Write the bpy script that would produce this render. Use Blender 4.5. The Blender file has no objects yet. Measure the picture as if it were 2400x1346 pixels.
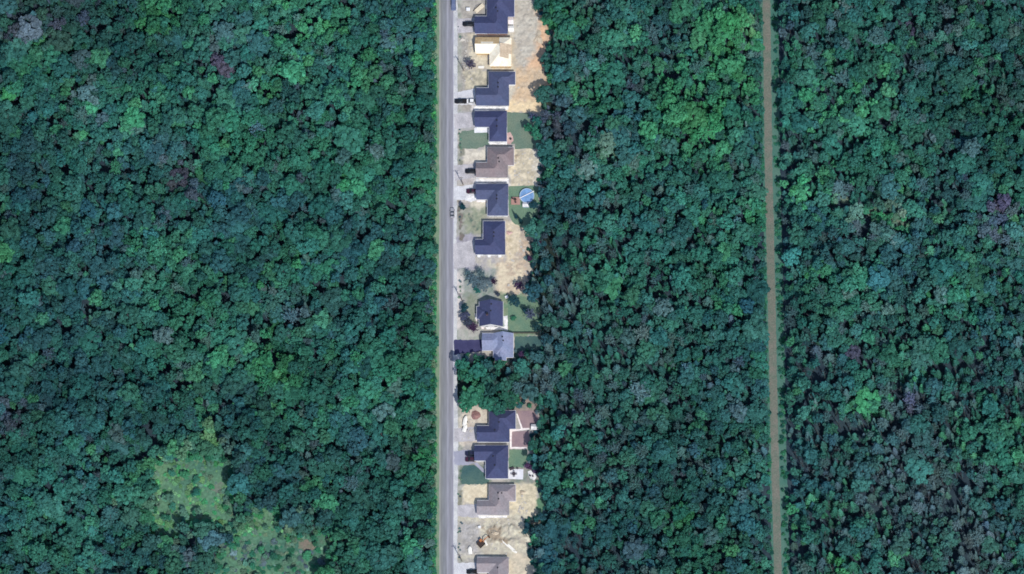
import bpy, bmesh, math, random
import numpy as np
from mathutils import Vector, Matrix

random.seed(7); RNG = np.random.default_rng(7)
scene = bpy.context.scene
COL = scene.collection

# ------------------------------------------------------------------ camera, sky, sun, exposure
S = 0.18                       # metres of ground per photograph pixel (2400 px wide)
H = 3000.0                     # camera height
CX, CY = 0.10 * H, -0.31 * H   # camera stands south and a little east of the place
GW = 2400 * S
cam_d = bpy.data.cameras.new('camera'); cam = bpy.data.objects.new('camera', cam_d)
COL.objects.link(cam); scene.camera = cam
cam.location = (CX, CY, H); cam.rotation_euler = (0, 0, 0)
cam_d.sensor_width = 36; cam_d.lens = 36 * H / GW
cam_d.shift_x = -CX / GW; cam_d.shift_y = -CY / GW
cam_d.clip_start = 50; cam_d.clip_end = 8000

SUN_EL, SUN_AZ = math.radians(54), math.radians(151)     # azimuth clockwise from north (+Y)
world = bpy.data.worlds.new('World'); scene.world = world; world.use_nodes = True
wn = world.node_tree.nodes; wl = world.node_tree.links
sky = wn.new('ShaderNodeTexSky'); sky.sky_type = 'NISHITA'; sky.sun_disc = False
sky.sun_elevation = SUN_EL; sky.sun_rotation = SUN_AZ; sky.ozone_density = 2.0
bg = wn.get('Background') or wn.new('ShaderNodeBackground'); bg.inputs['Strength'].default_value = 0.15
wl.new(sky.outputs[0], bg.inputs['Color'])
sun_d = bpy.data.lights.new('sun', 'SUN'); sun_d.energy = 3.5; sun_d.angle = math.radians(0.53)
sun_d.color = (1.0, 0.965, 0.91)
sun = bpy.data.objects.new('sun', sun_d); COL.objects.link(sun)
sd = Vector((math.sin(SUN_AZ) * math.cos(SUN_EL), math.cos(SUN_AZ) * math.cos(SUN_EL), math.sin(SUN_EL)))
sun.rotation_euler = sd.to_track_quat('Z', 'Y').to_euler()
sun.location = (0, 0, 200)
vs = scene.view_settings
vs.view_transform = 'Standard'; vs.look = 'None'; vs.gamma = 1.0; vs.exposure = 0.0
scene.cycles.filter_width = 1.7
scene.cycles.max_bounces = 5; scene.cycles.diffuse_bounces = 2; scene.cycles.transmission_bounces = 4
scene.cycles.use_denoising = True

# ------------------------------------------------------------------ helpers
def lin(r, g, b):
    f = lambda c: (c / 255 / 12.92) if c / 255 <= 0.04045 else ((c / 255 + 0.055) / 1.055) ** 2.4
    return (f(r), f(g), f(b))

def W(px, py, z=0.0):
    """Photograph pixel -> place on the map for something whose top is z metres high."""
    xa = (px - 1200) * S; ya = (673 - py) * S
    return ((xa * (H - z) + CX * z) / H, (ya * (H - z) + CY * z) / H)

def link(o, parent=None):
    COL.objects.link(o)
    if parent is not None: o.parent = parent
    return o

def tag(o, label=None, cat=None, group=None, kind=None):
    if label: o['label'] = label
    if cat: o['category'] = cat
    if group: o['group'] = group
    if kind: o['kind'] = kind
    return o

def empty(name, loc, rz=0, scale=None):
    o = bpy.data.objects.new(name, None); o.empty_display_size = 0.5
    o.location = loc; o.rotation_euler = (0, 0, rz)
    if scale: o.scale = scale
    return link(o)

class MB:
    def __init__(self): self.v = []; self.f = []
    def add(self, verts, faces):
        n = len(self.v); self.v += [tuple(p) for p in verts]; self.f += [tuple(i + n for i in f) for f in faces]; return self
    def box(self, x0, x1, y0, y1, z0, z1, rz=0, c=(0, 0)):
        p = [(x, y, z) for z in (z0, z1) for (x, y) in ((x0, y0), (x1, y0), (x1, y1), (x0, y1))]
        if rz:
            ca, sa = math.cos(rz), math.sin(rz)
            p = [(c[0] + (x - c[0]) * ca - (y - c[1]) * sa, c[1] + (x - c[0]) * sa + (y - c[1]) * ca, z) for x, y, z in p]
        return self.add(p, [(3, 2, 1, 0), (4, 5, 6, 7), (0, 1, 5, 4), (1, 2, 6, 5), (2, 3, 7, 6), (3, 0, 4, 7)])
    def tube(self, pts, rads, n=8):
        rings = []
        for i, p in enumerate(pts):
            p = Vector(p)
            d = (Vector(pts[min(i + 1, len(pts) - 1)]) - Vector(pts[max(i - 1, 0)])).normalized()
            a = d.orthogonal().normalized(); b = d.cross(a)
            rings.append([p + (a * math.cos(t) + b * math.sin(t)) * rads[i] for t in [2 * math.pi * k / n for k in range(n)]])
        v = [q for r in rings for q in r]; f = []
        for i in range(len(pts) - 1):
            for k in range(n):
                f.append((i * n + k, i * n + (k + 1) % n, (i + 1) * n + (k + 1) % n, (i + 1) * n + k))
        f.append(tuple(range(n))[::-1]); f.append(tuple((len(pts) - 1) * n + k for k in range(n)))
        return self.add(v, f)
    def loft(self, rings):
        n = len(rings[0]); v = [q for r in rings for q in r]; f = []
        for i in range(len(rings) - 1):
            for k in range(n):
                f.append((i * n + k, i * n + (k + 1) % n, (i + 1) * n + (k + 1) % n, (i + 1) * n + k))
        f.append(tuple(range(n))[::-1]); f.append(tuple((len(rings) - 1) * n + k for k in range(n)))
        return self.add(v, f)
    def mesh(self, name, mat, smooth=False):
        me = bpy.data.meshes.new(name); me.from_pydata(self.v, [], self.f); me.materials.append(mat)
        bm = bmesh.new(); bm.from_mesh(me); bmesh.ops.recalc_face_normals(bm, faces=bm.faces); bm.to_mesh(me); bm.free()
        if smooth: me.shade_smooth()
        return me
    def build(self, name, mat, parent=None, smooth=False):
        return link(bpy.data.objects.new(name, self.mesh(name, mat, smooth)), parent)

_NT = {}
def vnoise(x, y, scale, seed):
    """Smooth value noise in 0..1."""
    T = _NT.setdefault(seed, None)
    if T is None: T = _NT[seed] = np.random.default_rng(seed).random((256, 256))
    x = np.asarray(x, float) / scale + 40.3; y = np.asarray(y, float) / scale + 71.7
    xi = np.floor(x).astype(int); yi = np.floor(y).astype(int); fx = x - xi; fy = y - yi
    fx = fx * fx * (3 - 2 * fx); fy = fy * fy * (3 - 2 * fy)
    g = lambda a, b: T[a % 256, b % 256]
    return (g(xi, yi) * (1 - fx) + g(xi + 1, yi) * fx) * (1 - fy) + (g(xi, yi + 1) * (1 - fx) + g(xi + 1, yi + 1) * fx) * fy

def poly_sd(x, y, poly):
    """Signed distance to a polygon, positive inside (pixels)."""
    x = np.asarray(x, float); y = np.asarray(y, float)
    ins = np.zeros(x.shape, bool); d2 = np.full(x.shape, 1e12)
    n = len(poly)
    for i in range(n):
        x0, y0 = poly[i]; x1, y1 = poly[(i + 1) % n]
        ex, ey = x1 - x0, y1 - y0; L = ex * ex + ey * ey + 1e-9
        t = np.clip(((x - x0) * ex + (y - y0) * ey) / L, 0, 1)
        d2 = np.minimum(d2, (x - x0 - t * ex) ** 2 + (y - y0 - t * ey) ** 2)
        if y0 != y1:
            c = ((y0 > y) != (y1 > y)) & (x < (x1 - x0) * (y - y0) / (y1 - y0) + x0)
            ins ^= c
    return np.where(ins, 1, -1) * np.sqrt(d2)

# ------------------------------------------------------------------ materials
def mat_base(name):
    m = bpy.data.materials.new(name); m.use_nodes = True
    nt = m.node_tree; b = nt.nodes['Principled BSDF']
    b.inputs['Specular IOR Level'].default_value = 0.25
    return m, nt, b

def mat_rgb(name, c, rough=0.8, vary=0.12, scale=0.6, bump=0.0, metallic=0.0, spec=0.25):
    m, nt, b = mat_base(name)
    b.inputs['Roughness'].default_value = rough; b.inputs['Metallic'].default_value = metallic
    b.inputs['Specular IOR Level'].default_value = spec
    tc = nt.nodes.new('ShaderNodeTexCoord'); nz = nt.nodes.new('ShaderNodeTexNoise')
    nz.inputs['Scale'].default_value = scale; nz.inputs['Detail'].default_value = 6; nz.inputs['Roughness'].default_value = 0.65
    nt.links.new(tc.outputs['Object'], nz.inputs['Vector'])
    mr = nt.nodes.new('ShaderNodeMapRange'); mr.inputs['From Min'].default_value = 0.25; mr.inputs['From Max'].default_value = 0.75
    mr.inputs['To Min'].default_value = 1 - vary; mr.inputs['To Max'].default_value = 1 + vary
    nt.links.new(nz.outputs['Fac'], mr.inputs['Value'])
    mx = nt.nodes.new('ShaderNodeVectorMath'); mx.operation = 'SCALE'; mx.inputs[0].default_value = c
    nt.links.new(mr.outputs[0], mx.inputs['Scale']); nt.links.new(mx.outputs[0], b.inputs['Base Color'])
    if bump:
        bp = nt.nodes.new('ShaderNodeBump'); bp.inputs['Strength'].default_value = bump; bp.inputs['Distance'].default_value = 0.3
        nt.links.new(nz.outputs['Fac'], bp.inputs['Height']); nt.links.new(bp.outputs[0], b.inputs['Normal'])
    return m

def mat_two(name, c1, c2, scale=0.5, rough=0.95, lo=0.35, hi=0.65, fine=3.0, fvary=0.18, bump=0.4):
    """Two natural colours mixed by noise, plus fine grain."""
    m, nt, b = mat_base(name); b.inputs['Roughness'].default_value = rough
    tc = nt.nodes.new('ShaderNodeTexCoord')
    n1 = nt.nodes.new('ShaderNodeTexNoise'); n1.inputs['Scale'].default_value = scale; n1.inputs['Detail'].default_value = 5
    n2 = nt.nodes.new('ShaderNodeTexNoise'); n2.inputs['Scale'].default_value = fine; n2.inputs['Detail'].default_value = 3
    for n in (n1, n2): nt.links.new(tc.outputs['Object'], n.inputs['Vector'])
    mr = nt.nodes.new('ShaderNodeMapRange'); mr.inputs['From Min'].default_value = lo; mr.inputs['From Max'].default_value = hi
    nt.links.new(n1.outputs['Fac'], mr.inputs['Value'])
    mx = nt.nodes.new('ShaderNodeMix'); mx.data_type = 'RGBA'
    mx.inputs[6].default_value = (*c1, 1); mx.inputs[7].default_value = (*c2, 1)
    nt.links.new(mr.outputs[0], mx.inputs[0])
    m2 = nt.nodes.new('ShaderNodeMapRange'); m2.inputs['From Min'].default_value = 0.3; m2.inputs['From Max'].default_value = 0.7
    m2.inputs['To Min'].default_value = 1 - fvary; m2.inputs['To Max'].default_value = 1 + fvary
    nt.links.new(n2.outputs['Fac'], m2.inputs['Value'])
    sc_ = nt.nodes.new('ShaderNodeVectorMath'); sc_.operation = 'SCALE'
    nt.links.new(mx.outputs[2], sc_.inputs[0]); nt.links.new(m2.outputs[0], sc_.inputs['Scale'])
    nt.links.new(sc_.outputs[0], b.inputs['Base Color'])
    if bump:
        bp = nt.nodes.new('ShaderNodeBump'); bp.inputs['Strength'].default_value = bump; bp.inputs['Distance'].default_value = 0.15
        nt.links.new(n2.outputs['Fac'], bp.inputs['Height']); nt.links.new(bp.outputs[0], b.inputs['Normal'])
    return m

def mat_roof(name, c, course=0.25):
    """Shingles: courses darkened at their lower edge plus blotches of shingle colour."""
    m, nt, b = mat_base(name); b.inputs['Roughness'].default_value = 0.85; b.inputs['Specular IOR Level'].default_value = 0.2
    tc = nt.nodes.new('ShaderNodeTexCoord'); sp = nt.nodes.new('ShaderNodeSeparateXYZ')
    nt.links.new(tc.outputs['Object'], sp.inputs[0])
    dv = nt.nodes.new('ShaderNodeMath'); dv.operation = 'DIVIDE'; dv.inputs[1].default_value = course * 0.5
    nt.links.new(sp.outputs['Z'], dv.inputs[0])
    fr = nt.nodes.new('ShaderNodeMath'); fr.operation = 'FRACT'; nt.links.new(dv.outputs[0], fr.inputs[0])
    nz = nt.nodes.new('ShaderNodeTexNoise'); nz.inputs['Scale'].default_value = 1.1; nz.inputs['Detail'].default_value = 8; nz.inputs['Roughness'].default_value = 0.75
    nt.links.new(tc.outputs['Object'], nz.inputs['Vector'])
    n2 = nt.nodes.new('ShaderNodeTexNoise'); n2.inputs['Scale'].default_value = 0.22; n2.inputs['Detail'].default_value = 3
    nt.links.new(tc.outputs['Object'], n2.inputs['Vector'])
    a = nt.nodes.new('ShaderNodeMapRange'); a.inputs['To Min'].default_value = 0.76; a.inputs['To Max'].default_value = 1.24
    a.inputs['From Min'].default_value = 0.3; a.inputs['From Max'].default_value = 0.7
    nt.links.new(nz.outputs['Fac'], a.inputs['Value'])
    mx = nt.nodes.new('ShaderNodeMix'); mx.data_type = 'RGBA'
    mx.inputs[6].default_value = (c[0] * 1.12, c[1] * 0.96, c[2] * 0.92, 1); mx.inputs[7].default_value = (c[0] * 0.9, c[1] * 1.05, c[2] * 1.06, 1)
    nt.links.new(n2.outputs['Fac'], mx.inputs[0])
    s1 = nt.nodes.new('ShaderNodeVectorMath'); s1.operation = 'SCALE'
    nt.links.new(mx.outputs[2], s1.inputs[0]); nt.links.new(a.outputs[0], s1.inputs['Scale'])
    nt.links.new(s1.outputs[0], b.inputs['Base Color'])
    bp = nt.nodes.new('ShaderNodeBump'); bp.inputs['Strength'].default_value = 0.35; bp.inputs['Distance'].default_value = 0.02
    nt.links.new(fr.outputs[0], bp.inputs['Height']); nt.links.new(bp.outputs[0], b.inputs['Normal'])
    return m

def mat_foliage(name, trans=0.18):
    m = bpy.data.materials.new(name); m.use_nodes = True; nt = m.node_tree
    for n in list(nt.nodes): nt.nodes.remove(n)
    out = nt.nodes.new('ShaderNodeOutputMaterial')
    at = nt.nodes.new('ShaderNodeAttribute'); at.attribute_type = 'INSTANCER'; at.attribute_name = 'tint'
    va = nt.nodes.new('ShaderNodeAttribute'); va.attribute_type = 'GEOMETRY'; va.attribute_name = 'vary'
    mr = nt.nodes.new('ShaderNodeMapRange'); mr.inputs['To Min'].default_value = 0.6; mr.inputs['To Max'].default_value = 1.5
    nt.links.new(va.outputs['Fac'], mr.inputs['Value'])
    sc_ = nt.nodes.new('ShaderNodeVectorMath'); sc_.operation = 'SCALE'
    nt.links.new(at.outputs['Color'], sc_.inputs[0]); nt.links.new(mr.outputs[0], sc_.inputs['Scale'])
    d = nt.nodes.new('ShaderNodeBsdfDiffuse'); t = nt.nodes.new('ShaderNodeBsdfTranslucent'); mx = nt.nodes.new('ShaderNodeMixShader')
    mx.inputs[0].default_value = trans
    nt.links.new(sc_.outputs[0], d.inputs['Color']); nt.links.new(sc_.outputs[0], t.inputs['Color'])
    nt.links.new(d.outputs[0], mx.inputs[1]); nt.links.new(t.outputs[0], mx.inputs[2]); nt.links.new(mx.outputs[0], out.inputs['Surface'])
    return m

def mat_vcol(name):
    """Bare earth: colours of the soil itself from the sheet's own map, with grain and tyre-rough relief."""
    m, nt, b = mat_base(name); b.inputs['Roughness'].default_value = 0.97
    at = nt.nodes.new('ShaderNodeAttribute'); at.attribute_name = 'soil'
    tc = nt.nodes.new('ShaderNodeTexCoord')
    n1 = nt.nodes.new('ShaderNodeTexNoise'); n1.inputs['Scale'].default_value = 0.9; n1.inputs['Detail'].default_value = 8; n1.inputs['Roughness'].default_value = 0.7
    nt.links.new(tc.outputs['Object'], n1.inputs['Vector'])
    mr = nt.nodes.new('ShaderNodeMapRange'); mr.inputs['From Min'].default_value = 0.25; mr.inputs['From Max'].default_value = 0.75
    mr.inputs['To Min'].default_value = 0.72; mr.inputs['To Max'].default_value = 1.22
    nt.links.new(n1.outputs['Fac'], mr.inputs['Value'])
    s1 = nt.nodes.new('ShaderNodeVectorMath'); s1.operation = 'SCALE'
    nt.links.new(at.outputs['Color'], s1.inputs[0]); nt.links.new(mr.outputs[0], s1.inputs['Scale'])
    nt.links.new(s1.outputs[0], b.inputs['Base Color'])
    bp = nt.nodes.new('ShaderNodeBump'); bp.inputs['Strength'].default_value = 0.5; bp.inputs['Distance'].default_value = 0.35
    nt.links.new(n1.outputs['Fac'], bp.inputs['Height']); nt.links.new(bp.outputs[0], b.inputs['Normal'])
    return m

M = {}
M['forest_floor'] = mat_two('forest_floor', (0.018, 0.034, 0.055), (0.034, 0.06, 0.075), 0.25)  # navy of the shade under the trees is put into this colour
M['soil'] = mat_vcol('soil')
M['lawn'] = mat_two('lawn', lin(98, 120, 106), lin(114, 128, 112), 0.18, fine=2.2)
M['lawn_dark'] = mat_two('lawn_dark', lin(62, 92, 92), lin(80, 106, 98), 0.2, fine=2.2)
M['lawn_green'] = mat_two('lawn_green', lin(96, 126, 106), lin(112, 134, 110), 0.22, fine=2.2)
M['verge'] = mat_two('verge', lin(100, 132, 106), lin(128, 144, 120), 0.3, fine=2.5)
M['meadow'] = mat_two('meadow', lin(68, 110, 94), lin(98, 136, 104), 0.05, fine=0.9, fvary=0.28)
M['bare'] = mat_two('bare', lin(132, 116, 108), lin(106, 116, 98), 0.35, fine=1.2)
M['bare2'] = mat_two('bare2', lin(112, 116, 112), lin(98, 124, 100), 0.35, fine=1.2)
M['track'] = mat_two('track', lin(100, 112, 101), lin(118, 117, 109), 0.3, fine=1.6, fvary=0.2)
M['track_grass'] = mat_two('track_grass', lin(62, 108, 98), lin(86, 120, 108), 0.12, fine=2.5)
M['gravel_white'] = mat_two('gravel_white', lin(196, 196, 198), lin(240, 238, 236), 0.6, fine=2.5)
M['shoulder'] = mat_two('shoulder', lin(176, 177, 180), lin(204, 204, 202), 0.35, fine=3)
M['drive_gravel'] = mat_two('drive_gravel', lin(166, 163, 166), lin(190, 186, 188), 0.35, fine=2.5)
M['drive_pale'] = mat_two('drive_pale', lin(190, 190, 194), lin(208, 208, 210), 0.3, fine=2.5)
M['drive_asphalt'] = mat_two('drive_asphalt', lin(58, 58, 92), lin(70, 70, 104), 0.3, fine=3, fvary=0.1)
M['drive_grey'] = mat_two('drive_grey', lin(146, 147, 162), lin(160, 160, 174), 0.3, fine=3, fvary=0.08)
M['concrete'] = mat_two('concrete', lin(206, 206, 212), lin(226, 226, 228), 0.4, fine=3, fvary=0.08)
M['paver_pink'] = mat_two('paver_pink', lin(184, 152, 148), lin(200, 172, 164), 0.5, fine=3)
M['mauve_soil'] = mat_two('mauve_soil', lin(140, 120, 126), lin(156, 134, 134), 0.25, fine=2.5, fvary=0.12)
M['path_white'] = mat_two('path_white', lin(222, 208, 206), lin(242, 236, 230), 0.6, fine=3, fvary=0.1)
M['foliage'] = mat_foliage('foliage')
M['bark'] = mat_rgb('bark', (0.075, 0.07, 0.08), 0.9, 0.25, 2.0, bump=0.4)
M['roof_navy'] = mat_roof('roof_navy', lin(67, 73, 105))
M['roof_navy2'] = mat_roof('roof_navy2', lin(78, 85, 113))
M['roof_brown'] = mat_roof('roof_brown', lin(132, 121, 123))
M['roof_taupe'] = mat_roof('roof_taupe', lin(142, 135, 139))
M['roof_grey'] = mat_roof('roof_grey', lin(132, 140, 168))
M['plywood'] = mat_two('plywood', lin(236, 222, 196), lin(248, 240, 218), 0.5, fine=2, fvary=0.08, bump=0.1)
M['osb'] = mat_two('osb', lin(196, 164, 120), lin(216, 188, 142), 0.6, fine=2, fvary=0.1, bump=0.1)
M['tan_board'] = mat_two('tan_board', lin(186, 166, 142), lin(206, 186, 160), 0.5, fine=2, fvary=0.1, bump=0.1)
M['siding_white'] = mat_rgb('siding_white', (0.78, 0.78, 0.78), 0.6, 0.04, 1.5)
M['siding_cream'] = mat_rgb('siding_cream', (0.7, 0.64, 0.56), 0.6, 0.05, 1.5)
M['brick_red'] = mat_rgb('brick_red', (0.26, 0.13, 0.11), 0.85, 0.15, 3.0)
M['trim'] = mat_rgb('trim', (0.8, 0.8, 0.82), 0.5, 0.03, 2)
M['trim_dark'] = mat_rgb('trim_dark', (0.06, 0.05, 0.06), 0.5, 0.05, 2)
M['door'] = mat_rgb('door', (0.18, 0.06, 0.05), 0.5, 0.06, 2)
M['glass'] = mat_rgb('glass', (0.03, 0.04, 0.05), 0.08, 0.05, 1, spec=0.6)
M['vent'] = mat_rgb('vent', (0.02, 0.02, 0.025), 0.6, 0.1, 2)
M['wood'] = mat_rgb('wood', (0.42, 0.3, 0.22), 0.8, 0.2, 2.5)
M['lumber'] = mat_rgb('lumber', (0.75, 0.66, 0.5), 0.75, 0.12, 2.5)
M['lumber_white'] = mat_rgb('lumber_white', (0.85, 0.82, 0.74), 0.7, 0.06, 2.5)
M['pole'] = mat_rgb('pole', (0.2, 0.17, 0.15), 0.85, 0.2, 2)
M['fence'] = mat_rgb('fence', (0.16, 0.16, 0.13), 0.85, 0.2, 2)
M['paint_black'] = mat_rgb('paint_black', (0.012, 0.012, 0.014), 0.3, 0.05, 1, spec=0.5)
M['paint_maroon'] = mat_rgb('paint_maroon', (0.05, 0.014, 0.03), 0.3, 0.05, 1, spec=0.5)
M['paint_navy'] = mat_rgb('paint_navy', (0.018, 0.02, 0.05), 0.3, 0.05, 1, spec=0.5)
M['paint_white'] = mat_rgb('paint_white', (0.8, 0.8, 0.8), 0.3, 0.03, 1, spec=0.5)
M['paint_grey'] = mat_rgb('paint_grey', (0.3, 0.3, 0.33), 0.3, 0.04, 1, spec=0.5)
M['paint_blue'] = mat_rgb('paint_blue', (0.12, 0.15, 0.25), 0.35, 0.05, 1, spec=0.5)
M['rubber'] = mat_rgb('rubber', (0.015, 0.015, 0.016), 0.85, 0.1, 3)
M['rim'] = mat_rgb('rim', (0.5, 0.5, 0.52), 0.35, 0.03, 2, metallic=0.8)
M['lamp_white'] = mat_rgb('lamp_white', (0.8, 0.8, 0.78), 0.15, 0.02, 2, spec=0.6)
M['lamp_red'] = mat_rgb('lamp_red', (0.35, 0.02, 0.02), 0.2, 0.02, 2, spec=0.6)
M['orange'] = mat_rgb('orange', (0.42, 0.16, 0.06), 0.5, 0.15, 2)
M['steel_dark'] = mat_rgb('steel_dark', (0.05, 0.035, 0.03), 0.6, 0.2, 2)
M['pool_water'] = mat_rgb('pool_water', lin(116, 152, 194), 0.12, 0.35, 0.7, spec=0.5)
M['pool_wall'] = mat_rgb('pool_wall', (0.36, 0.48, 0.6), 0.4, 0.05, 2)
M['deck'] = mat_rgb('deck', lin(176, 138, 128), 0.8, 0.18, 2.5)
M['mulch'] = mat_two('mulch', lin(128, 98, 98), lin(154, 120, 114), 0.7, fine=3, fvary=0.25)
M['mound'] = mat_two('mound', lin(170, 156, 136), lin(196, 184, 164), 0.6, fine=2.5)
M['rubble'] = mat_rgb('rubble', (0.5, 0.47, 0.42), 0.9, 0.3, 3)
M['road'] = None

# road asphalt: two worn lanes of slightly different age, patching
def road_mat():
    m, nt, b = mat_base('road_asphalt'); b.inputs['Roughness'].default_value = 0.9
    tc = nt.nodes.new('ShaderNodeTexCoord'); sp = nt.nodes.new('ShaderNodeSeparateXYZ'); nt.links.new(tc.outputs['Object'], sp.inputs[0])
    mr = nt.nodes.new('ShaderNodeMapRange'); mr.inputs['From Min'].default_value = -3.1; mr.inputs['From Max'].default_value = 3.1
    nt.links.new(sp.outputs['X'], mr.inputs['Value'])
    cr = nt.nodes.new('ShaderNodeValToRGB'); e = cr.color_ramp.elements
    e[0].position = 0; e[0].color = (*lin(158, 158, 156), 1); e[1].position = 1; e[1].color = (*lin(176, 175, 190), 1)
    for p, c in ((0.08, (146, 147, 142)), (0.13, (128, 130, 131)), (0.35, (127, 130, 135)), (0.5, (131, 132, 138)), (0.56, (150, 151, 160)), (0.64, (145, 145, 155)), (0.72, (135, 135, 142)), (0.93, (140, 139, 148))):
        k = e.new(p); k.color = (*lin(*c), 1)
    nt.links.new(mr.outputs[0], cr.inputs[0])
    nz = nt.nodes.new('ShaderNodeTexNoise'); nz.inputs['Scale'].default_value = 1.0; nz.inputs['Detail'].default_value = 6
    mp = nt.nodes.new('ShaderNodeMapping'); mp.inputs['Scale'].default_value = (1.2, 0.12, 1)
    nt.links.new(tc.outputs['Object'], mp.inputs[0]); nt.links.new(mp.outputs[0], nz.inputs['Vector'])
    m2 = nt.nodes.new('ShaderNodeMapRange'); m2.inputs['From Min'].default_value = 0.3; m2.inputs['From Max'].default_value = 0.7
    m2.inputs['To Min'].default_value = 0.84; m2.inputs['To Max'].default_value = 1.12
    nt.links.new(nz.outputs['Fac'], m2.inputs['Value'])
    s1 = nt.nodes.new('ShaderNodeVectorMath'); s1.operation = 'SCALE'
    nt.links.new(cr.outputs[0], s1.inputs[0]); nt.links.new(m2.outputs[0], s1.inputs['Scale']); nt.links.new(s1.outputs[0], b.inputs['Base Color'])
    return m
M['road'] = road_mat()

# ------------------------------------------------------------------ the ground
def sheet(name, px_poly, z, mat, label, jitter=1.2, seg=5.0, seed=0, kind='structure', origin=None):
    """A ground patch with an uneven outline, given by its corners on the map."""
    pts = []
    n = len(px_poly); r = random.Random(seed * 31 + 5)
    for i in range(n):
        x0, y0 = px_poly[i]; x1, y1 = px_poly[(i + 1) % n]
        L = math.hypot(x1 - x0, y1 - y0); k = max(1, int(L / seg))
        for j in range(k):
            t = j / k
            pts.append((x0 + (x1 - x0) * t + r.uniform(-jitter, jitter), y0 + (y1 - y0) * t + r.uniform(-jitter, jitter)))
    bm = bmesh.new()
    vs_ = [bm.verts.new((*W(px, py), z)) for px, py in pts]
    f = bm.faces.new(vs_); bmesh.ops.triangulate(bm, faces=[f]); bmesh.ops.recalc_face_normals(bm, faces=bm.faces)
    me = bpy.data.meshes.new(name); bm.to_mesh(me); bm.free(); me.materials.append(mat)
    for p in me.polygons:
        if p.normal.z < 0: p.flip()
    o = bpy.data.objects.new(name, me); link(o); tag(o, label, kind=kind); return o

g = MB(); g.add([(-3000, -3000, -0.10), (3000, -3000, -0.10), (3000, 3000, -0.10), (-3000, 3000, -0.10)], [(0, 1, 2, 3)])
tag(g.build('ground', M['forest_floor']), 'dark forest floor under all the trees, navy shade in its colour', kind='structure')

ROAD_X = (1029.5, 1063.0)
rx = W(1046.2, 0)[0]
r_ = MB(); hw = (ROAD_X[1] - ROAD_X[0]) / 2 * S
nseg = 120
vv = []; ff = []
for i in range(nseg + 1):
    y = -400 + 800 * i / nseg
    for k, xx in enumerate(np.linspace(-hw, hw, 7)):
        edge = 0.12 * math.sin(y * 0.31 + k) if k in (0, 6) else 0
        vv.append((xx + edge, y, 0.03 + 0.06 * (1 - (xx / hw) ** 2)))
for i in range(nseg):
    for k in range(6):
        a = i * 7 + k; ff.append((a, a + 1, a + 8, a + 7))
r_.add(vv, ff); ro = r_.build('road', M['road'], smooth=True); ro.location.x = rx
tag(ro, 'straight grey two-lane asphalt road running beside the houses', kind='structure')

sheet('road_verge', [(1014, -400), (1032, -400), (1032, 1800), (1014, 1800)], 0.0, M['verge'], 'narrow pale green grass verge along the forest side of the road', 1.5, 6, 1)
sheet('gravel_shoulder', [(1060, -400), (1071.5, -400), (1072.5, 300), (1070, 560), (1072, 700), (1070, 850), (1074, 1000), (1072, 1250), (1072, 1800), (1060, 1800)], 0.012, M['shoulder'],
      'pale gravel shoulder between the road and the house lots', 0.9, 5, 2)

# dirt track through the forest
TR = [(-400, 1790), (0, 1797), (400, 1802), (700, 1809), (1000, 1815), (1346, 1824), (1800, 1838)]
TRY = np.array([t[0] for t in TR], float); TRX = np.array([t[1] for t in TR], float)
track_x = lambda y: np.interp(y, TRY, TRX)
ys = list(range(-400, 1801, 20))
sheet('dirt_track', [(track_x(y) - 9.5, y) for y in ys] + [(track_x(y) + 8.5, y) for y in ys[::-1]], 0.01, M['track'], 'long straight grey-brown dirt track cut through the forest', 0.7, 5, 3)
sheet('track_verge', [(track_x(y) - 15, y) for y in ys] + [(track_x(y) + 27, y) for y in ys[::-1]], 0.0, M['track_grass'], 'green grass strip along the dirt track', 1.5, 6, 4)

MEADOW = [(362, 1092), (470, 1066), (545, 1085), (552, 1140), (540, 1200), (566, 1232), (600, 1188), (648, 1192), (656, 1240), (690, 1255), (764, 1245), (772, 1300), (745, 1400), (490, 1400), (502, 1300),
          (548, 1270), (525, 1236), (470, 1232), (430, 1222), (400, 1262), (350, 1250), (352, 1180)]
sheet('meadow', MEADOW, -0.05, M['meadow'], 'yellow-green overgrown clearing inside the forest', 6, 14, 5)
GLADE = [(1960, 452), (1985, 462), (2040, 490), (2100, 505), (2150, 535), (2120, 540), (2060, 520), (2010, 490), (1960, 472)]
sheet('glade', GLADE, -0.05, M['lawn'], 'narrow olive glade in the forest beyond the dirt track', 3, 8, 6)
sheet('bare_patch', [(698, 1270), (720, 1262), (740, 1272), (738, 1286), (715, 1294), (700, 1286)], -0.03, M['bare'], 'pinkish bare patch of soil at the edge of the clearing', 4, 6, 61)
sheet('bare_patch', [(494, 1134), (520, 1130), (532, 1145), (515, 1154), (492, 1148)], -0.03, M['bare2'], 'greyish bare spot in the middle of the clearing', 4, 6, 62)

# edge of the cleared house lots (map outline)
LOT_N = [(1060, -300), (1250, -300), (1250, -100), (1256, 0), (1264, 20), (1276, 45), (1290, 75), (1290, 97), (1278, 120), (1271, 132), (1273, 160), (1284, 185), (1285, 206), (1262, 213), (1266, 235),
         (1272, 262), (1264, 300), (1272, 350), (1267, 400), (1264, 440), (1264, 480), (1258, 520), (1250, 560), (1236, 590), (1243, 622), (1240, 660), (1235, 698), (1262, 710), (1270, 780),
         (1270, 822), (1236, 826), (1205, 846), (1188, 846), (1075, 838), (1060, 838)]
LOT_S = [(1060, 938), (1080, 950), (1130, 956), (1200, 950), (1256, 935), (1264, 1002), (1247, 1012), (1240, 1045), (1236, 1088), (1262, 1108), (1266, 1140), (1272, 1200), (1256, 1216), (1229, 1218),
         (1226, 1238), (1246, 1264), (1236, 1290), (1250, 1320), (1262, 1346), (1262, 1600), (1060, 1600)]

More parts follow.
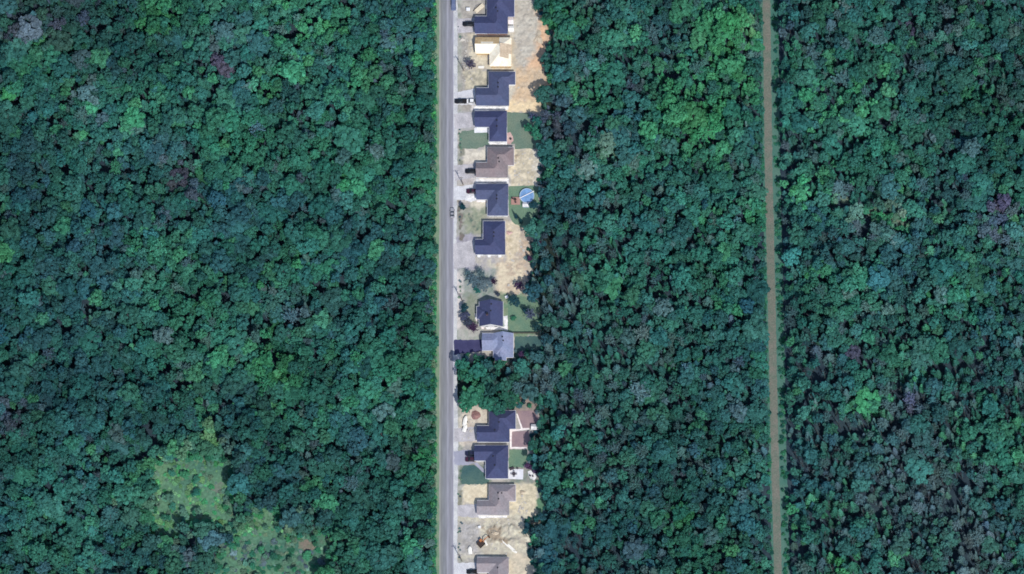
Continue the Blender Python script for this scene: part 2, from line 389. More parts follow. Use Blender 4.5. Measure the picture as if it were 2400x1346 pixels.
# bare soil sheet of the lots, coloured zone by zone, with real relief where the soil is heaped
gx = np.arange(1058, 1306, 2.0); gy = np.arange(-120, 1470, 2.0)
GX, GY = np.meshgrid(gx, gy)
wob = (vnoise(GX, GY, 9, 1) - 0.5) * 12 + (vnoise(GX, GY, 4, 2) - 0.5) * 6
colr = np.zeros(GX.shape + (3,)); colr[:] = lin(170, 166, 160)
def zone(poly, c, soft=4, c2=None, ns=12, seed=3):
    d = poly_sd(GX, GY, poly) + wob
    a = np.clip(d / (2 * soft) + 0.5, 0, 1)[..., None]
    cc = np.array(lin(*c))[None, None, :] * np.ones(GX.shape + (1,))
    if c2 is not None:
        t = np.clip((vnoise(GX, GY, ns, seed) * 0.65 + vnoise(GX, GY, ns / 2.6, seed + 50) * 0.35 - 0.3) / 0.4, 0, 1)[..., None]
        cc = cc * (1 - t) + np.array(lin(*c2))[None, None, :] * t
    colr[:] = colr * (1 - a) + cc * a
R4 = lambda x0, y0, x1, y1: [(x0, y0), (x1, y0), (x1, y1), (x0, y1)]
zone(R4(1072, -120, 1086, 1470), (146, 150, 138), 3, (182, 180, 168), 10, 4)      # weedy ditch line
zone(R4(1082, -120, 1135, 262), (184, 178, 166), 5, (158, 152, 144), 12, 5)
zone(R4(1185, -120, 1300, 262), (196, 190, 176), 4, (186, 178, 164), 16, 6)
zone([(1248, -120), (1300, -120), (1300, 262), (1235, 262), (1215, 200), (1235, 150), (1255, 120), (1262, 60)], (222, 184, 150), 8, (204, 174, 146), 14, 7)
zone(R4(1205, 160, 1278, 262), (216, 188, 154), 8, (202, 182, 156), 14, 8)
zone(R4(1100, 80, 1205, 166), (214, 204, 180), 4, (190, 178, 158), 8, 9)
zone(R4(1090, 165, 1146, 210), (206, 196, 170), 4, (160, 154, 138), 8, 10)
zone(R4(1108, 248, 1195, 262), (232, 224, 218), 3, (244, 240, 240), 6, 11)
zone(R4(1185, 240, 1270, 264), (230, 208, 170), 4)
zone(R4(1066, 262, 1115, 305), (178, 180, 178), 4, (168, 166, 164), 10, 12)
zone(R4(1083, 350, 1142, 386), (220, 212, 194), 4, (200, 192, 176), 8, 13)
zone(R4(1196, 348, 1272, 440), (222, 210, 184), 4, (188, 178, 156), 8, 14)
zone(R4(1252, 345, 1275, 440), (226, 222, 212), 5, (190, 184, 168), 7, 15)
zone(R4(1072, 385, 1118, 432), (192, 184, 180), 4, (180, 172, 168), 8, 16)
zone(R4(1110, 415, 1194, 432), (236, 234, 232), 3, (212, 210, 206), 6, 17)
zone(R4(1066, 430, 1105, 480), (192, 186, 178), 4, (170, 162, 150), 7, 18)
zone(R4(1105, 466, 1146, 494), (214, 206, 186), 4, (190, 184, 168), 8, 19)
zone(R4(1086, 490, 1142, 552), (128, 140, 120), 6, (160, 162, 140), 9, 20)
zone(R4(1183, 520, 1245, 640), (220, 206, 180), 6, (200, 186, 158), 10, 21)
zone([(1225, 540), (1252, 560), (1240, 640), (1215, 700), (1190, 690), (1210, 600)], (198, 176, 152), 5, (182, 170, 156), 9, 22)
zone(R4(1066, 552, 1118, 640), (172, 168, 178), 5, (160, 156, 164), 12, 23)
zone(R4(1112, 600, 1186, 650), (196, 190, 172), 6, (170, 166, 166), 10, 24)
zone(R4(1160, 610, 1225, 690), (220, 206, 178), 6, (192, 174, 152), 8, 25)
zone(R4(1076, 632, 1160, 704), (158, 162, 156), 6, (130, 144, 134), 8, 26)
zone(R4(1062, 640, 1084, 800), (214, 206, 200), 4, (196, 190, 184), 8, 27)
zone(R4(1086, 690, 1122, 762), (130, 138, 120), 6, (146, 150, 136), 9, 28)
zone(R4(1170, 690, 1300, 790), (112, 140, 114), 5, (136, 146, 122), 11, 29)
zone(R4(1066, 770, 1130, 798), (158, 164, 152), 5, (178, 176, 168), 8, 30)
zone(R4(1062, 826, 1076, 950), (206, 206, 212), 4, (190, 192, 190), 8, 31)
zone(R4(1080, 950, 1146, 1044), (214, 204, 186), 5, (194, 182, 168), 8, 32)
zone(R4(1190, 930, 1270, 970), (158, 140, 134), 6, (140, 136, 126), 8, 33)
zone(R4(1075, 1088, 1150, 1140), (112, 124, 112), 5)
zone(R4(1190, 1088, 1270, 1138), (128, 140, 128), 5, (150, 148, 140), 8, 34)
zone(R4(1083, 1134, 1148, 1184), (224, 212, 184), 4, (212, 198, 170), 8, 35)
zone(R4(1196, 1134, 1264, 1226), (222, 210, 182), 5, (200, 190, 164), 7, 36)
zone(R4(1258, 1128, 1285, 1216), (96, 134, 106), 4)
zone(R4(1074, 1206, 1260, 1310), (206, 200, 178), 6, (184, 176, 160), 9, 37)
zone(R4(1074, 1225, 1125, 1300), (182, 178, 174), 8, (164, 160, 154), 8, 38)
zone([(1130, 1240), (1172, 1236), (1180, 1258), (1195, 1268), (1190, 1280), (1160, 1268), (1140, 1262)], (146, 132, 114), 4, (168, 154, 134), 6, 39)
zone(R4(1184, 1300, 1262, 1470), (216, 202, 178), 6, (200, 190, 168), 10, 40)
zone([(1232, 1240), (1262, 1250), (1268, 1400), (1248, 1340)], (222, 216, 196), 5)
zone([(1074, 470), (1083, 480), (1083, 560), (1080, 572), (1076, 560)], (128, 116, 112), 2, (112, 112, 100), 6, 41)
zone([(1075, 330), (1084, 335), (1083, 392), (1077, 390)], (136, 136, 122), 2)
zone([(1076, 1150), (1084, 1150), (1083, 1185), (1077, 1185)], (140, 138, 122), 2)
zone([(1086, 480), (1096, 478), (1120, 540), (1112, 545)], (94, 112, 100), 2, (150, 150, 132), 5, 42)
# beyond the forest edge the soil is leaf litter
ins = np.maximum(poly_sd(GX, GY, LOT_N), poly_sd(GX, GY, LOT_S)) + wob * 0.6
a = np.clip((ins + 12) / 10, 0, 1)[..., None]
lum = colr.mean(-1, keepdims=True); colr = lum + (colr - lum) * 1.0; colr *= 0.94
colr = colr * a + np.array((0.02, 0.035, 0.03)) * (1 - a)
# relief: heaps and ruts
hz = np.zeros(GX.shape)
def rough(poly, amp, sc, seed, soft=8):
    d = np.clip((poly_sd(GX, GY, poly) + wob) / (2 * soft), 0, 1)
    hz[:] += d * amp * (np.abs(vnoise(GX, GY, sc, seed) - 0.5) * 2 * 0.6 + vnoise(GX, GY, sc / 2.4, seed + 9) * 0.4)
rough([(1212, -120), (1262, -120), (1288, 75), (1270, 130), (1280, 195), (1258, 255), (1205, 250), (1212, 100)], 0.75, 12, 60)
rough(R4(1198, 356, 1266, 436), 0.5, 9, 61)
rough(R4(1190, 530, 1244, 690), 0.6, 10, 62)
rough([(1130, 1232), (1215, 1215), (1240, 1262), (1228, 1292), (1150, 1280)], 1.7, 11, 63)
rough(R4(1086, 1215, 1130, 1300), 0.6, 7, 64)
rough(R4(1215, 1140, 1258, 1212), 0.45, 7, 65)
rough(R4(1196, 1310, 1256, 1470), 0.35, 10, 66)
hz += (vnoise(GX, GY, 5, 70) - 0.5) * 0.02 - 0.03
ny, nx = GX.shape
XA = (GX - 1200) * S; YA = (673 - GY) * S
co = np.stack([XA, YA, hz], -1).reshape(-1, 3)
idx = np.arange(nx * ny).reshape(ny, nx)
fq = np.stack([idx[1:, :-1], idx[1:, 1:], idx[:-1, 1:], idx[:-1, :-1]], -1).reshape(-1, 4)
me = bpy.data.meshes.new('bare_soil')
me.vertices.add(len(co)); me.vertices.foreach_set('co', co.ravel())
me.loops.add(fq.size); me.loops.foreach_set('vertex_index', fq.ravel().astype(np.int32))
me.polygons.add(len(fq)); me.polygons.foreach_set('loop_start', np.arange(0, fq.size, 4, dtype=np.int32))
me.update(calc_edges=True); me.shade_smooth()
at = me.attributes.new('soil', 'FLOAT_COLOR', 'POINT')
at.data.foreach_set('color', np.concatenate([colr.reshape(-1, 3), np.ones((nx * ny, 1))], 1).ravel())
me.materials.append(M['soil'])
o = link(bpy.data.objects.new('terrain', me)); tag(o, 'bare sandy and gravelly soil of the cleared house lots', kind='structure')

# lawns, drives, patios, paths
LAWNS = [
    ('lawn', [(1188, 264), (1246, 264), (1268, 300), (1274, 348), (1206, 349), (1206, 338), (1188, 336)], 'lawn', 'smooth grey-green back lawn behind the navy roof with a pink patio'),
    ('lawn', [(1083, 308), (1112, 304), (1146, 312), (1147, 338), (1138, 342), (1112, 350), (1078, 348), (1076, 320)], 'lawn', 'grey-green front lawn with a white walk along its top edge'),
    ('lawn', [(1192, 437), (1262, 435), (1264, 482), (1258, 520), (1252, 556), (1232, 540), (1200, 520), (1192, 500)], 'lawn_green', 'green back lawn around the round blue pool'),
    ('lawn', [(1190, 700), (1232, 696), (1264, 710), (1272, 779), (1198, 779), (1190, 760)], 'lawn_green', 'green back lawn north of the dark fence'),
    ('lawn', [(1206, 789), (1268, 788), (1274, 826), (1238, 830), (1204, 838)], 'lawn_dark', 'dark lawn behind the pale grey roof, shade in its colour'),  # the shade lying here is put into the darker grass colour
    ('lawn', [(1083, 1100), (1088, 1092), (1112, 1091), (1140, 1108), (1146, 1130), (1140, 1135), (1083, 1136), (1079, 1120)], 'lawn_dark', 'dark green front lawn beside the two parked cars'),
    ('lawn', [(1193, 1054), (1236, 1053), (1234, 1090), (1226, 1096), (1193, 1096)], 'lawn_green', 'small bright lawn below the white-edged soil square'),
]
for i, (nm, poly, mt, lb) in enumerate(LAWNS): sheet(nm, poly, 0.020 + 0.002 * (i % 3), M[mt], lb, 1.4, 5, 100 + i)
DRIVES = [
    ('driveway', [(1070, 44), (1113, 42), (1113, 76), (1072, 78)], 'drive_gravel', 'gravel driveway in front of the topmost navy-roofed house'),
    ('driveway', [(1063, 218), (1114, 208), (1114, 246), (1064, 246)], 'drive_pale', 'pale driveway under the black and white vehicles'),
    ('driveway', [(1064, 268), (1114, 262), (1114, 298), (1066, 302)], 'drive_gravel', 'gravel driveway with a white walk beside it'),
    ('driveway', [(1064, 388), (1114, 384), (1114, 416), (1066, 424)], 'drive_gravel', 'pinkish gravel driveway of the brown-roofed house'),
    ('driveway', [(1064, 438), (1116, 432), (1116, 468), (1066, 470)], 'drive_pale', 'pale lavender driveway with a maroon car'),
    ('driveway', [(1063, 572), (1112, 562), (1114, 600), (1112, 622), (1064, 632)], 'drive_gravel', 'wide empty gravel driveway beside the grey scrub'),
    ('driveway', [(1064, 797), (1130, 796), (1130, 824), (1082, 829), (1064, 832)], 'drive_asphalt', 'dark asphalt driveway of the pale grey-roofed house'),
    ('driveway', [(1064, 1006), (1116, 1000), (1118, 1034), (1066, 1036)], 'drive_gravel', 'beige gravel driveway beside two white boats'),
    ('driveway', [(1064, 1058), (1112, 1054), (1112, 1084), (1098, 1090), (1064, 1090)], 'drive_grey', 'smooth grey driveway with two dark cars'),
    ('driveway', [(1072, 1184), (1118, 1182), (1122, 1214), (1086, 1212), (1072, 1210)], 'drive_gravel', 'taupe gravel driveway of the taupe-roofed house'),
    ('driveway', [(1064, 1320), (1116, 1318), (1116, 1380), (1064, 1380)], 'drive_pale', 'pale driveway at the bottom edge with a black pickup'),
]
for i, (nm, poly, mt, lb) in enumerate(DRIVES): sheet(nm, poly, 0.030 + 0.002 * (i % 3), M[mt], lb, 1.2, 4, 200 + i)
PADS = [
    ('front_walk', [(1112, 300), (1144, 301), (1143, 311), (1112, 312)], 'concrete', 'white concrete walk below the navy roof with a front lawn', 0.3),
    ('patio', [(1188, 312), (1196, 310), (1202, 320), (1204, 330), (1196, 338), (1188, 336)], 'paver_pink', 'small pink paved patio at the corner of a navy-roofed house', 0.5),
    ('front_walk', [(1118, 468), (1140, 469), (1140, 475), (1117, 474)], 'path_white', 'cream front walk beside the maroon car', 0.4),
    ('driveway_apron', [(1090, 460), (1114, 458), (1118, 470), (1104, 474), (1090, 470)], 'gravel_white', 'bright white gravel apron below the maroon car', 1.0),
    ('patio', [(1192, 1099), (1227, 1100), (1226, 1124), (1192, 1123)], 'concrete', 'white concrete patio with dark garden furniture', 0.4),
    ('fire_pit_pad', [(1236, 1106), (1246, 1102), (1256, 1108), (1258, 1118), (1252, 1126), (1242, 1122)], 'gravel_white', 'round white gravel pad with two dark chairs', 0.8),
    ('patio', [(1180, 742), (1190, 740), (1190, 776), (1176, 774), (1140, 772), (1138, 766), (1176, 768), (1182, 764)], 'gravel_white', 'white stone patio wrapping the small navy-roofed house', 0.6),
    ('front_walk', [(1112, 735), (1116, 735), (1120, 750), (1128, 754), (1140, 750), (1134, 758), (1134, 772), (1128, 772), (1128, 760), (1115, 752)], 'path_white', 'curved pale walk in front of the small navy-roofed house', 0.3),
    ('soil_bed', [(1212, 964), (1259, 962), (1265, 1002), (1240, 1003), (1223, 1003)], 'mauve_soil', 'mauve bare soil yard behind the large navy roof', 0.6),
    ('soil_bed', [(1199, 1012), (1240, 1010), (1241, 1048), (1199, 1048)], 'mauve_soil', 'square mauve soil bed framed by white paths', 0.4),
    ('garden_path', [(1210, 970), (1213, 970), (1225, 1004), (1240, 1003), (1240, 1007), (1200, 1012), (1199, 1048), (1234, 1048), (1234, 1052), (1195, 1052), (1195, 1008), (1221, 1005)], 'path_white', 'white path turning around the mauve soil beds', 0.25),
    ('front_walk', [(1110, 1086), (1118, 1084), (1142, 1108), (1142, 1114), (1130, 1106)], 'drive_grey', 'diagonal grey front walk across the dark front lawn', 0.5),
    ('side_strip', [(1118, 418), (1192, 418), (1192, 428), (1116, 429)], 'gravel_white', 'bright white gravel strip between the brown roof and the navy roof below it', 1.2),
    ('side_strip', [(1112, 249), (1192, 249), (1192, 258), (1110, 259)], 'gravel_white', 'bright white gravel strip between two navy roofs above the front lawn', 1.2),
    ('side_strip', [(1120, 1208), (1190, 1208), (1188, 1214), (1122, 1215)], 'gravel_white', 'white gravel strip along the taupe-roofed house', 0.9),
    ('side_strip', [(1144, 333), (1188, 333), (1188, 339), (1148, 339)], 'gravel_white', 'short white gravel strip above the brown roof', 0.8),
]
for i, (nm, poly, mt, lb, j) in enumerate(PADS): sheet(nm, poly, 0.042 + 0.003 * (i % 4), M[mt], lb, j, 4, 300 + i)

# ------------------------------------------------------------------ houses
SLOPE = 0.62; EAVE = 3.0
def block_verts(x0, y0, x1, y1, axis, e0, e1, z0, slope):
    """Eave corners and two ridge points; e0/e1: 'hip' or 'gable' at the low / high end of the axis."""
    if axis == 'x':
        w = (y1 - y0) / 2; ym = (y0 + y1) / 2; zr = z0 + w * slope
        ra = (x0 + (w if e0 == 'hip' else 0), ym, zr); rb = (x1 - (w if e1 == 'hip' else 0), ym, zr)
        if ra[0] > rb[0]:
            m = (ra[0] + rb[0]) / 2; ra = (m, ym, zr); rb = (m + 0.01, ym, zr)
        v = [(x0, y0, z0), (x1, y0, z0), (x1, y1, z0), (x0, y1, z0), ra, rb]
        f = [(0, 1, 5, 4), (2, 3, 4, 5), (1, 2, 5), (3, 0, 4)]
    else:
        w = (x1 - x0) / 2; xm = (x0 + x1) / 2; zr = z0 + w * slope
        ra = (xm, y0 + (w if e0 == 'hip' else 0), zr); rb = (xm, y1 - (w if e1 == 'hip' else 0), zr)
        if ra[1] > rb[1]:
            m = (ra[1] + rb[1]) / 2; ra = (xm, m, zr); rb = (xm, m + 0.01, zr)
        v = [(x0, y0, z0), (x1, y0, z0), (x1, y1, z0), (x0, y1, z0), ra, rb]
        f = [(1, 2, 5, 4), (3, 0, 4, 5), (0, 1, 4), (2, 3, 5)]
    return v, f

def is_gable_tri(f, axis, e0, e1):
    if len(f) != 3: return False
    low = (axis == 'x' and 3 in f and 0 in f) or (axis == 'y' and 0 in f and 1 in f)
    return (e0 if low else e1) == 'gable'

def house(name, label, blocks, roof_m, wall_m, garage=None, door=None, windows=(), vents=(), chimney=None, group='houses along the road', slope=SLOPE, unfinished=False, porch=None):
    """blocks: map rectangles (west, north, east, south, ridge axis, west-or-south end, east-or-north end)."""
    cxp = sum(b[0] + b[2] for b in blocks) / (2 * len(blocks)); cyp = sum(b[1] + b[3] for b in blocks) / (2 * len(blocks))
    ox, oy = W(cxp, cyp, EAVE)
    root = empty(name, (ox, oy, 0)); tag(root, label, 'house', group)
    walls = MB(); roof = MB(); fascia = MB(); ridge = MB()
    rects = []
    for i, (wx, ny_, ex, sy, axis, e0, e1) in enumerate(blocks):
        ins = 0.035 * i
        x0, y1 = W(wx, ny_, EAVE); x1, y0 = W(ex, sy, EAVE)
        x0 += ins - ox; x1 += -ins - ox; y0 += ins - oy; y1 += -ins - oy
        rects.append((x0, y0, x1, y1))
        th = 0.16
        v, f = block_verts(x0, y0, x1, y1, axis, e0, e1, EAVE, slope)
        vb = [(p[0], p[1], p[2] - th) for p in v]
        ff = []
        gables = [t for t in f if is_gable_tri(t, axis, e0, e1)]
        for t in f:
            if t in gables: continue
            ff.append(t); ff.append(tuple(k + 6 for k in reversed(t)))
        for (a_, b_) in ((0, 1), (1, 2), (2, 3), (3, 0)):
            tri = [t for t in gables if a_ in t and b_ in t]
            if tri:
                k = 4 if 4 in tri[0] else 5
                ff += [(a_, k, k + 6, a_ + 6), (k, b_, b_ + 6, k + 6)]
            else:
                ff.append((a_, b_, b_ + 6, a_ + 6))
        roof.add(v + vb, ff)
        # ridge and hip caps
        ra, rb = Vector(v[4]), Vector(v[5])
        capm = 0.05
        def cap(p, q):
            d = (q - p)
            if d.length < 0.3: return
            s_ = Vector((-d.y, d.x, 0)).normalized() * 0.13
            up = Vector((0, 0, capm)); lo = Vector((0, 0, -0.05))
            ridge.add([p - s_ + lo, p + up, p + s_ + lo, q - s_ + lo, q + up, q + s_ + lo], [(0, 1, 4, 3), (1, 2, 5, 4), (0, 2, 1), (3, 4, 5)])
        cap(ra, rb)
        # gutters / fascia boards at level eaves
        for (a_, b_) in ((0, 1), (1, 2), (2, 3), (3, 0)):
            if any(a_ in t and b_ in t for t in gables): continue
            p, q = v[a_], v[b_]
            if abs(p[1] - q[1]) < 1e-6:
                s_ = -1 if p[1] == y0 else 1
                fascia.box(min(p[0], q[0]) - 0.02, max(p[0], q[0]) + 0.02, p[1] + (0.003 if s_ > 0 else -0.1), p[1] + (0.1 if s_ > 0 else -0.003), EAVE - 0.2, EAVE - 0.02)
            else:
                s_ = -1 if p[0] == x0 else 1
                fascia.box(p[0] + (0.003 if s_ > 0 else -0.1), p[0] + (0.1 if s_ > 0 else -0.003), min(p[1], q[1]) - 0.02, max(p[1], q[1]) + 0.02, EAVE - 0.2, EAVE - 0.02)
        # walls: box under the eaves plus gable prism kept below the roof
        oh = 0.42
        wx0, wy0, wx1, wy1 = x0 + oh, y0 + oh, x1 - oh, y1 - oh
        walls.box(wx0, wx1, wy0, wy1, 0, EAVE - 0.17)
        if gables:
            v2, f2 = block_verts(wx0, wy0, wx1, wy1, axis, e0, e1, EAVE - 0.165, slope * 0.985)
            walls.add(v2, [t for t in f2] + [(3, 2, 1, 0)])
    walls.build('wall', wall_m, root)
    r = roof.build('roof', roof_m, root)
    if ridge.v: ridge.build('ridge_cap', roof_m, r)
    fascia.build('fascia', M['osb'] if unfinished else M['trim'], r)
    # helper to find the wall plane of a block
    def wallx(i, side):
        x0, y0, x1, y1 = rects[i]
        return x0 + 0.42 if side == 'w' else x1 - 0.42
    def wally(i, side):
        x0, y0, x1, y1 = rects[i]
        return y0 + 0.42 if side == 's' else y1 - 0.42
    def plate(nm, i, side, t, w, z0, z1, mat, parent, d=0.06):
        x0, y0, x1, y1 = rects[i]; m = MB(); g0 = 0.004
        if side in 'we':
            c = y0 + 0.42 + (y1 - y0 - 0.84) * t; x = wallx(i, side); s_ = -1 if side == 'w' else 1
            m.box(min(x + s_ * g0, x + s_ * d), max(x + s_ * g0, x + s_ * d), c - w / 2, c + w / 2, z0, z1)
        else:
            c = x0 + 0.42 + (x1 - x0 - 0.84) * t; y = wally(i, side); s_ = -1 if side == 's' else 1
            m.box(c - w / 2, c + w / 2, min(y + s_ * g0, y + s_ * d), max(y + s_ * g0, y + s_ * d), z0, z1)
        return m.build(nm, mat, parent)
    if garage:
        i, t, w = garage
        gd = plate('garage_door', i, 'w', t, w, 0.05, 2.35, M['trim'], root)
        for k in range(3):
            plate('panel_joint', i, 'w', t, w - 0.1, 0.55 + k * 0.55, 0.6 + k * 0.55, M['paint_grey'], gd, 0.066)
    if door:
        i, side, t = door
        dd = plate('door', i, side, t, 1.0, 0.05, 2.15, M['door'], root, 0.07)
        plate('handle', i, side, t + 0.03, 0.06, 1.0, 1.15, M['rim'], dd, 0.12)
        # step in front of it
        x0, y0, x1, y1 = rects[i]
        if side == 'w':
            c = y0 + 0.42 + (y1 - y0 - 0.84) * t; x = wallx(i, 'w')
            MB().box(x - 1.3, x - 0.005, c - 0.9, c + 0.9, 0.0, 0.22).build('step', M['concrete'], root)
    for (i, side, t, w) in windows:
        fr = plate('window', i, side, t, w, 0.95, 2.25, M['trim'], root, 0.06)
        plate('pane', i, side, t, w - 0.2, 1.05, 2.15, M['glass'], fr, 0.072)
    for (vx, vy) in vents:
        # small box vents sitting on the roof
        hgt = 0
        X, Y = W(vx, vy, EAVE + 1.6); X -= ox; Y -= oy
        for (x0, y0, x1, y1), b in zip(rects, blocks):
            if x0 < X < x1 and y0 < Y < y1:
                ds = []
                if b[4] == 'x':
                    ds = [Y - y0, y1 - Y]
                    if b[5] == 'hip': ds.append(X - x0)
                    if b[6] == 'hip': ds.append(x1 - X)
                else:
                    ds = [X - x0, x1 - X]
                    if b[5] == 'hip': ds.append(Y - y0)
                    if b[6] == 'hip': ds.append(y1 - Y)
                hgt = max(hgt, min(ds) * slope)
        z = EAVE + hgt
        MB().box(X - 0.28, X + 0.28, Y - 0.28, Y + 0.28, z - 0.25, z + 0.22).build('roof_vent', M['vent'], root)
    if chimney:
        X, Y = W(chimney[0], chimney[1], EAVE + 2.2); X -= ox; Y -= oy
        ch = MB().box(X - 0.4, X + 0.4, Y - 0.4, Y + 0.4, 2.5, 6.3).build('chimney', M['brick_red'], root)
        MB().box(X - 0.47, X + 0.47, Y - 0.47, Y + 0.47, 6.305, 6.42).build('cap', M['vent'], ch)
    return root

def type_a(name, label, w0, w1, e, n, gs, s, roof_m, wall_m, ext=None, vents=(), chimney=None):
    """garage wing at the south-west, main body running north, optional wing to the east at the north end."""
    bl = [(w0, gs, e, s, 'x', 'gable', 'hip'), (w1, n, e, s, 'y', 'hip', 'hip')]
    if ext: bl.append((w1, n, ext[0], ext[1], 'x', 'hip', 'hip'))
    wins = [(1, 'w', 0.8, 1.8), (1, 'n', 0.3, 1.5), (1, 'e', 0.35, 2.0), (0, 's', 0.3, 1.3), (0, 's', 0.7, 1.3)]
    if ext: wins.append((2, 'e', 0.5, 1.8))
    return house(name, label, bl, roof_m, wall_m, (0, 0.5, 4.8), (1, 'w', 0.62), wins, vents, chimney)

def type_b(name, label, w0, w1, e, n, gs, s, roof_m, wall_m, vents=(), chimney=None, unfinished=False, e2=None):
    """garage wing at the north-west, main body running south."""
    bl = [(w0, n, e, gs, 'x', 'gable', 'hip'), (w1, n, e2 or e, s, 'y', 'hip', 'hip')]
    wins = [(1, 'w', 0.2, 1.8), (1, 's', 0.35, 1.5), (1, 's', 0.75, 1.2), (1, 'e', 0.4, 2.0), (0, 'n', 0.3, 1.2), (0, 'n', 0.7, 1.2)]
    return house(name, label, bl, roof_m, wall_m, (0, 0.5, 4.8), (1, 'w', 0.4), wins, vents, chimney, unfinished=unfinished)

type_a('house', 'navy-roofed house cut off by the top edge of the photo', 1113, 1141, 1190, -32, 38, 79, M['roof_navy'], M['brick_red'], (1206, 40), [(1167, 28), (1163, 20)])
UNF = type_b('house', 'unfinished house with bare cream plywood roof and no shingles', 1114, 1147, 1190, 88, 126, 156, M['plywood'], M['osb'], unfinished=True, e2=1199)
def sheathing(root, w0, n0, e0, s0, side, rows, cols, miss=()):
    """Single tan boards, darker than the plywood, laid on one slope of the unfinished roof (map rectangle of the block, slope side)."""
    x0, y1 = W(w0, n0, EAVE); x1, y0 = W(e0, s0, EAVE); ox, oy = root.location.x, root.location.y
    if side == 'e':
        half = (x1 - x0) / 2; a0, a1 = y0 + half * 0.66, y1 - half * 0.66
        for i in range(rows):
            for j in range(cols):
                if (i, j) in miss: continue
                u0, u1 = i / rows, (i + 0.96) / rows; v0, v1 = a0 + (a1 - a0) * j / cols, a0 + (a1 - a0) * (j + 0.98) / cols
                p = [(x1 - half * u - ox, v - oy, EAVE + half * u * SLOPE + 0.03) for u, v in ((u0, v0), (u0, v1), (u1, v1), (u1, v0))]
                MB().add(p + [(a, b, c + 0.03) for a, b, c in p], [(0, 1, 2, 3), (7, 6, 5, 4), (0, 4, 5, 1), (1, 5, 6, 2), (2, 6, 7, 3), (3, 7, 4, 0)]).build('tan_panel', M['tan_board'], root)
    else:
        half = (y1 - y0) / 2
        for i in range(rows):
            for j in range(cols):
                if (i, j) in miss: continue
                u0, u1 = i / rows, (i + 0.96) / rows; v0, v1 = x0 + (x1 - half - x0) * j / cols, x0 + (x1 - half - x0) * (j + 0.98) / cols
                p = [(v - ox, y1 - half * u - oy, EAVE + half * u * SLOPE + 0.03) for u, v in ((u0, v0), (u0, v1), (u1, v1), (u1, v0))]
                MB().add(p + [(a, b, c + 0.03) for a, b, c in p], [(0, 1, 2, 3), (7, 6, 5, 4), (0, 4, 5, 1), (1, 5, 6, 2), (2, 6, 7, 3), (3, 7, 4, 0)]).build('tan_panel', M['osb'], root)
sheathing(UNF, 1147, 88, 1199, 156, 'e', 4, 3, ((0, 0),))  # east and north slopes get tan boards, darker than the plywood
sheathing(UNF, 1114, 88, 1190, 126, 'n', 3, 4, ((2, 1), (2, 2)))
type_a('house', 'navy-roofed house just below the unfinished plywood-roofed one', 1116, 1145, 1193, 168, 206, 248, M['roof_navy2'], M['siding_white'], (1208, 199), [(1168, 196), (1168, 206)])
type_b('house', 'navy-roofed house with grey-green lawns in front and behind', 1113, 1146, 1188, 260, 298, 332, M['roof_navy'], M['siding_white'], [(1165, 283), (1165, 297)])
type_a('house', 'mauve-brown-roofed house with a cream dirt yard behind', 1116, 1142, 1190, 345, 381, 416, M['roof_brown'], M['siding_cream'], (1205, 388), [(1168, 372), (1170, 380)])
type_b('house', 'navy-roofed house next to the round blue pool', 1116, 1142, 1191, 431, 468, 506, M['roof_navy2'], M['siding_white'], [(1165, 460), (1165, 468)])
type_a('house', 'navy-roofed house with an empty wide gravel driveway, above the grey scrub', 1114, 1132, 1184, 518, 561, 597, M['roof_navy'], M['siding_white'], None, [(1158, 547), (1158, 556)])
house('house', 'small navy-roofed older house with peaked gables and curved front walk',
      [(1123, 707, 1179, 765, 'y', 'gable', 'gable'), (1117, 718, 1150, 748, 'x', 'hip', 'hip')], M['roof_navy'], M['siding_white'],
      None, (1, 'w', 0.3), [(1, 'w', 0.7, 1.6), (0, 's', 0.3, 1.4), (0, 's', 0.7, 1.4), (0, 'e', 0.3, 1.6), (0, 'e', 0.7, 1.6), (0, 'n', 0.5, 1.4)], [(1152, 715), (1151, 731)], (1142, 737))
house('house', 'pale lavender-grey-roofed house beside the dark asphalt driveway',
      [(1156, 781, 1203, 838, 'y', 'hip', 'gable'), (1130, 781, 1178, 822, 'x', 'gable', 'hip'), (1160, 800, 1187, 846, 'y', 'gable', 'hip')], M['roof_grey'], M['siding_cream'],
      (1, 0.5, 4.8), (1, 's', 0.85), [(0, 's', 0.85, 1.2), (0, 'e', 0.3, 1.8), (0, 'e', 0.7, 1.8), (0, 'n', 0.5, 1.6)], [(1178, 791), (1180, 800)])
type_a('house', 'large navy-roofed house beside the mauve soil yard and white paths', 1118, 1146, 1194, 962, 998, 1036, M['roof_navy'], M['siding_white'], (1209, 1006), [(1170, 991), (1160, 1008)])
type_b('house', 'navy-roofed house with white patio behind and dark front lawn', 1112, 1138, 1191, 1044, 1080, 1122, M['roof_navy'], M['siding_white'], [(1156, 1070), (1160, 1092)])
type_a('house', 'taupe-roofed house above the dirt building site', 1118, 1146, 1193, 1136, 1173, 1207, M['roof_taupe'], M['siding_cream'], (1209, 1175), [(1168, 1157), (1169, 1171), (1176, 1156)])
type_b('house', 'taupe-roofed house cut off by the bottom edge of the photo', 1118, 1146, 1192, 1306, 1342, 1386, M['roof_taupe'], M['siding_cream'], [(1167, 1332)])

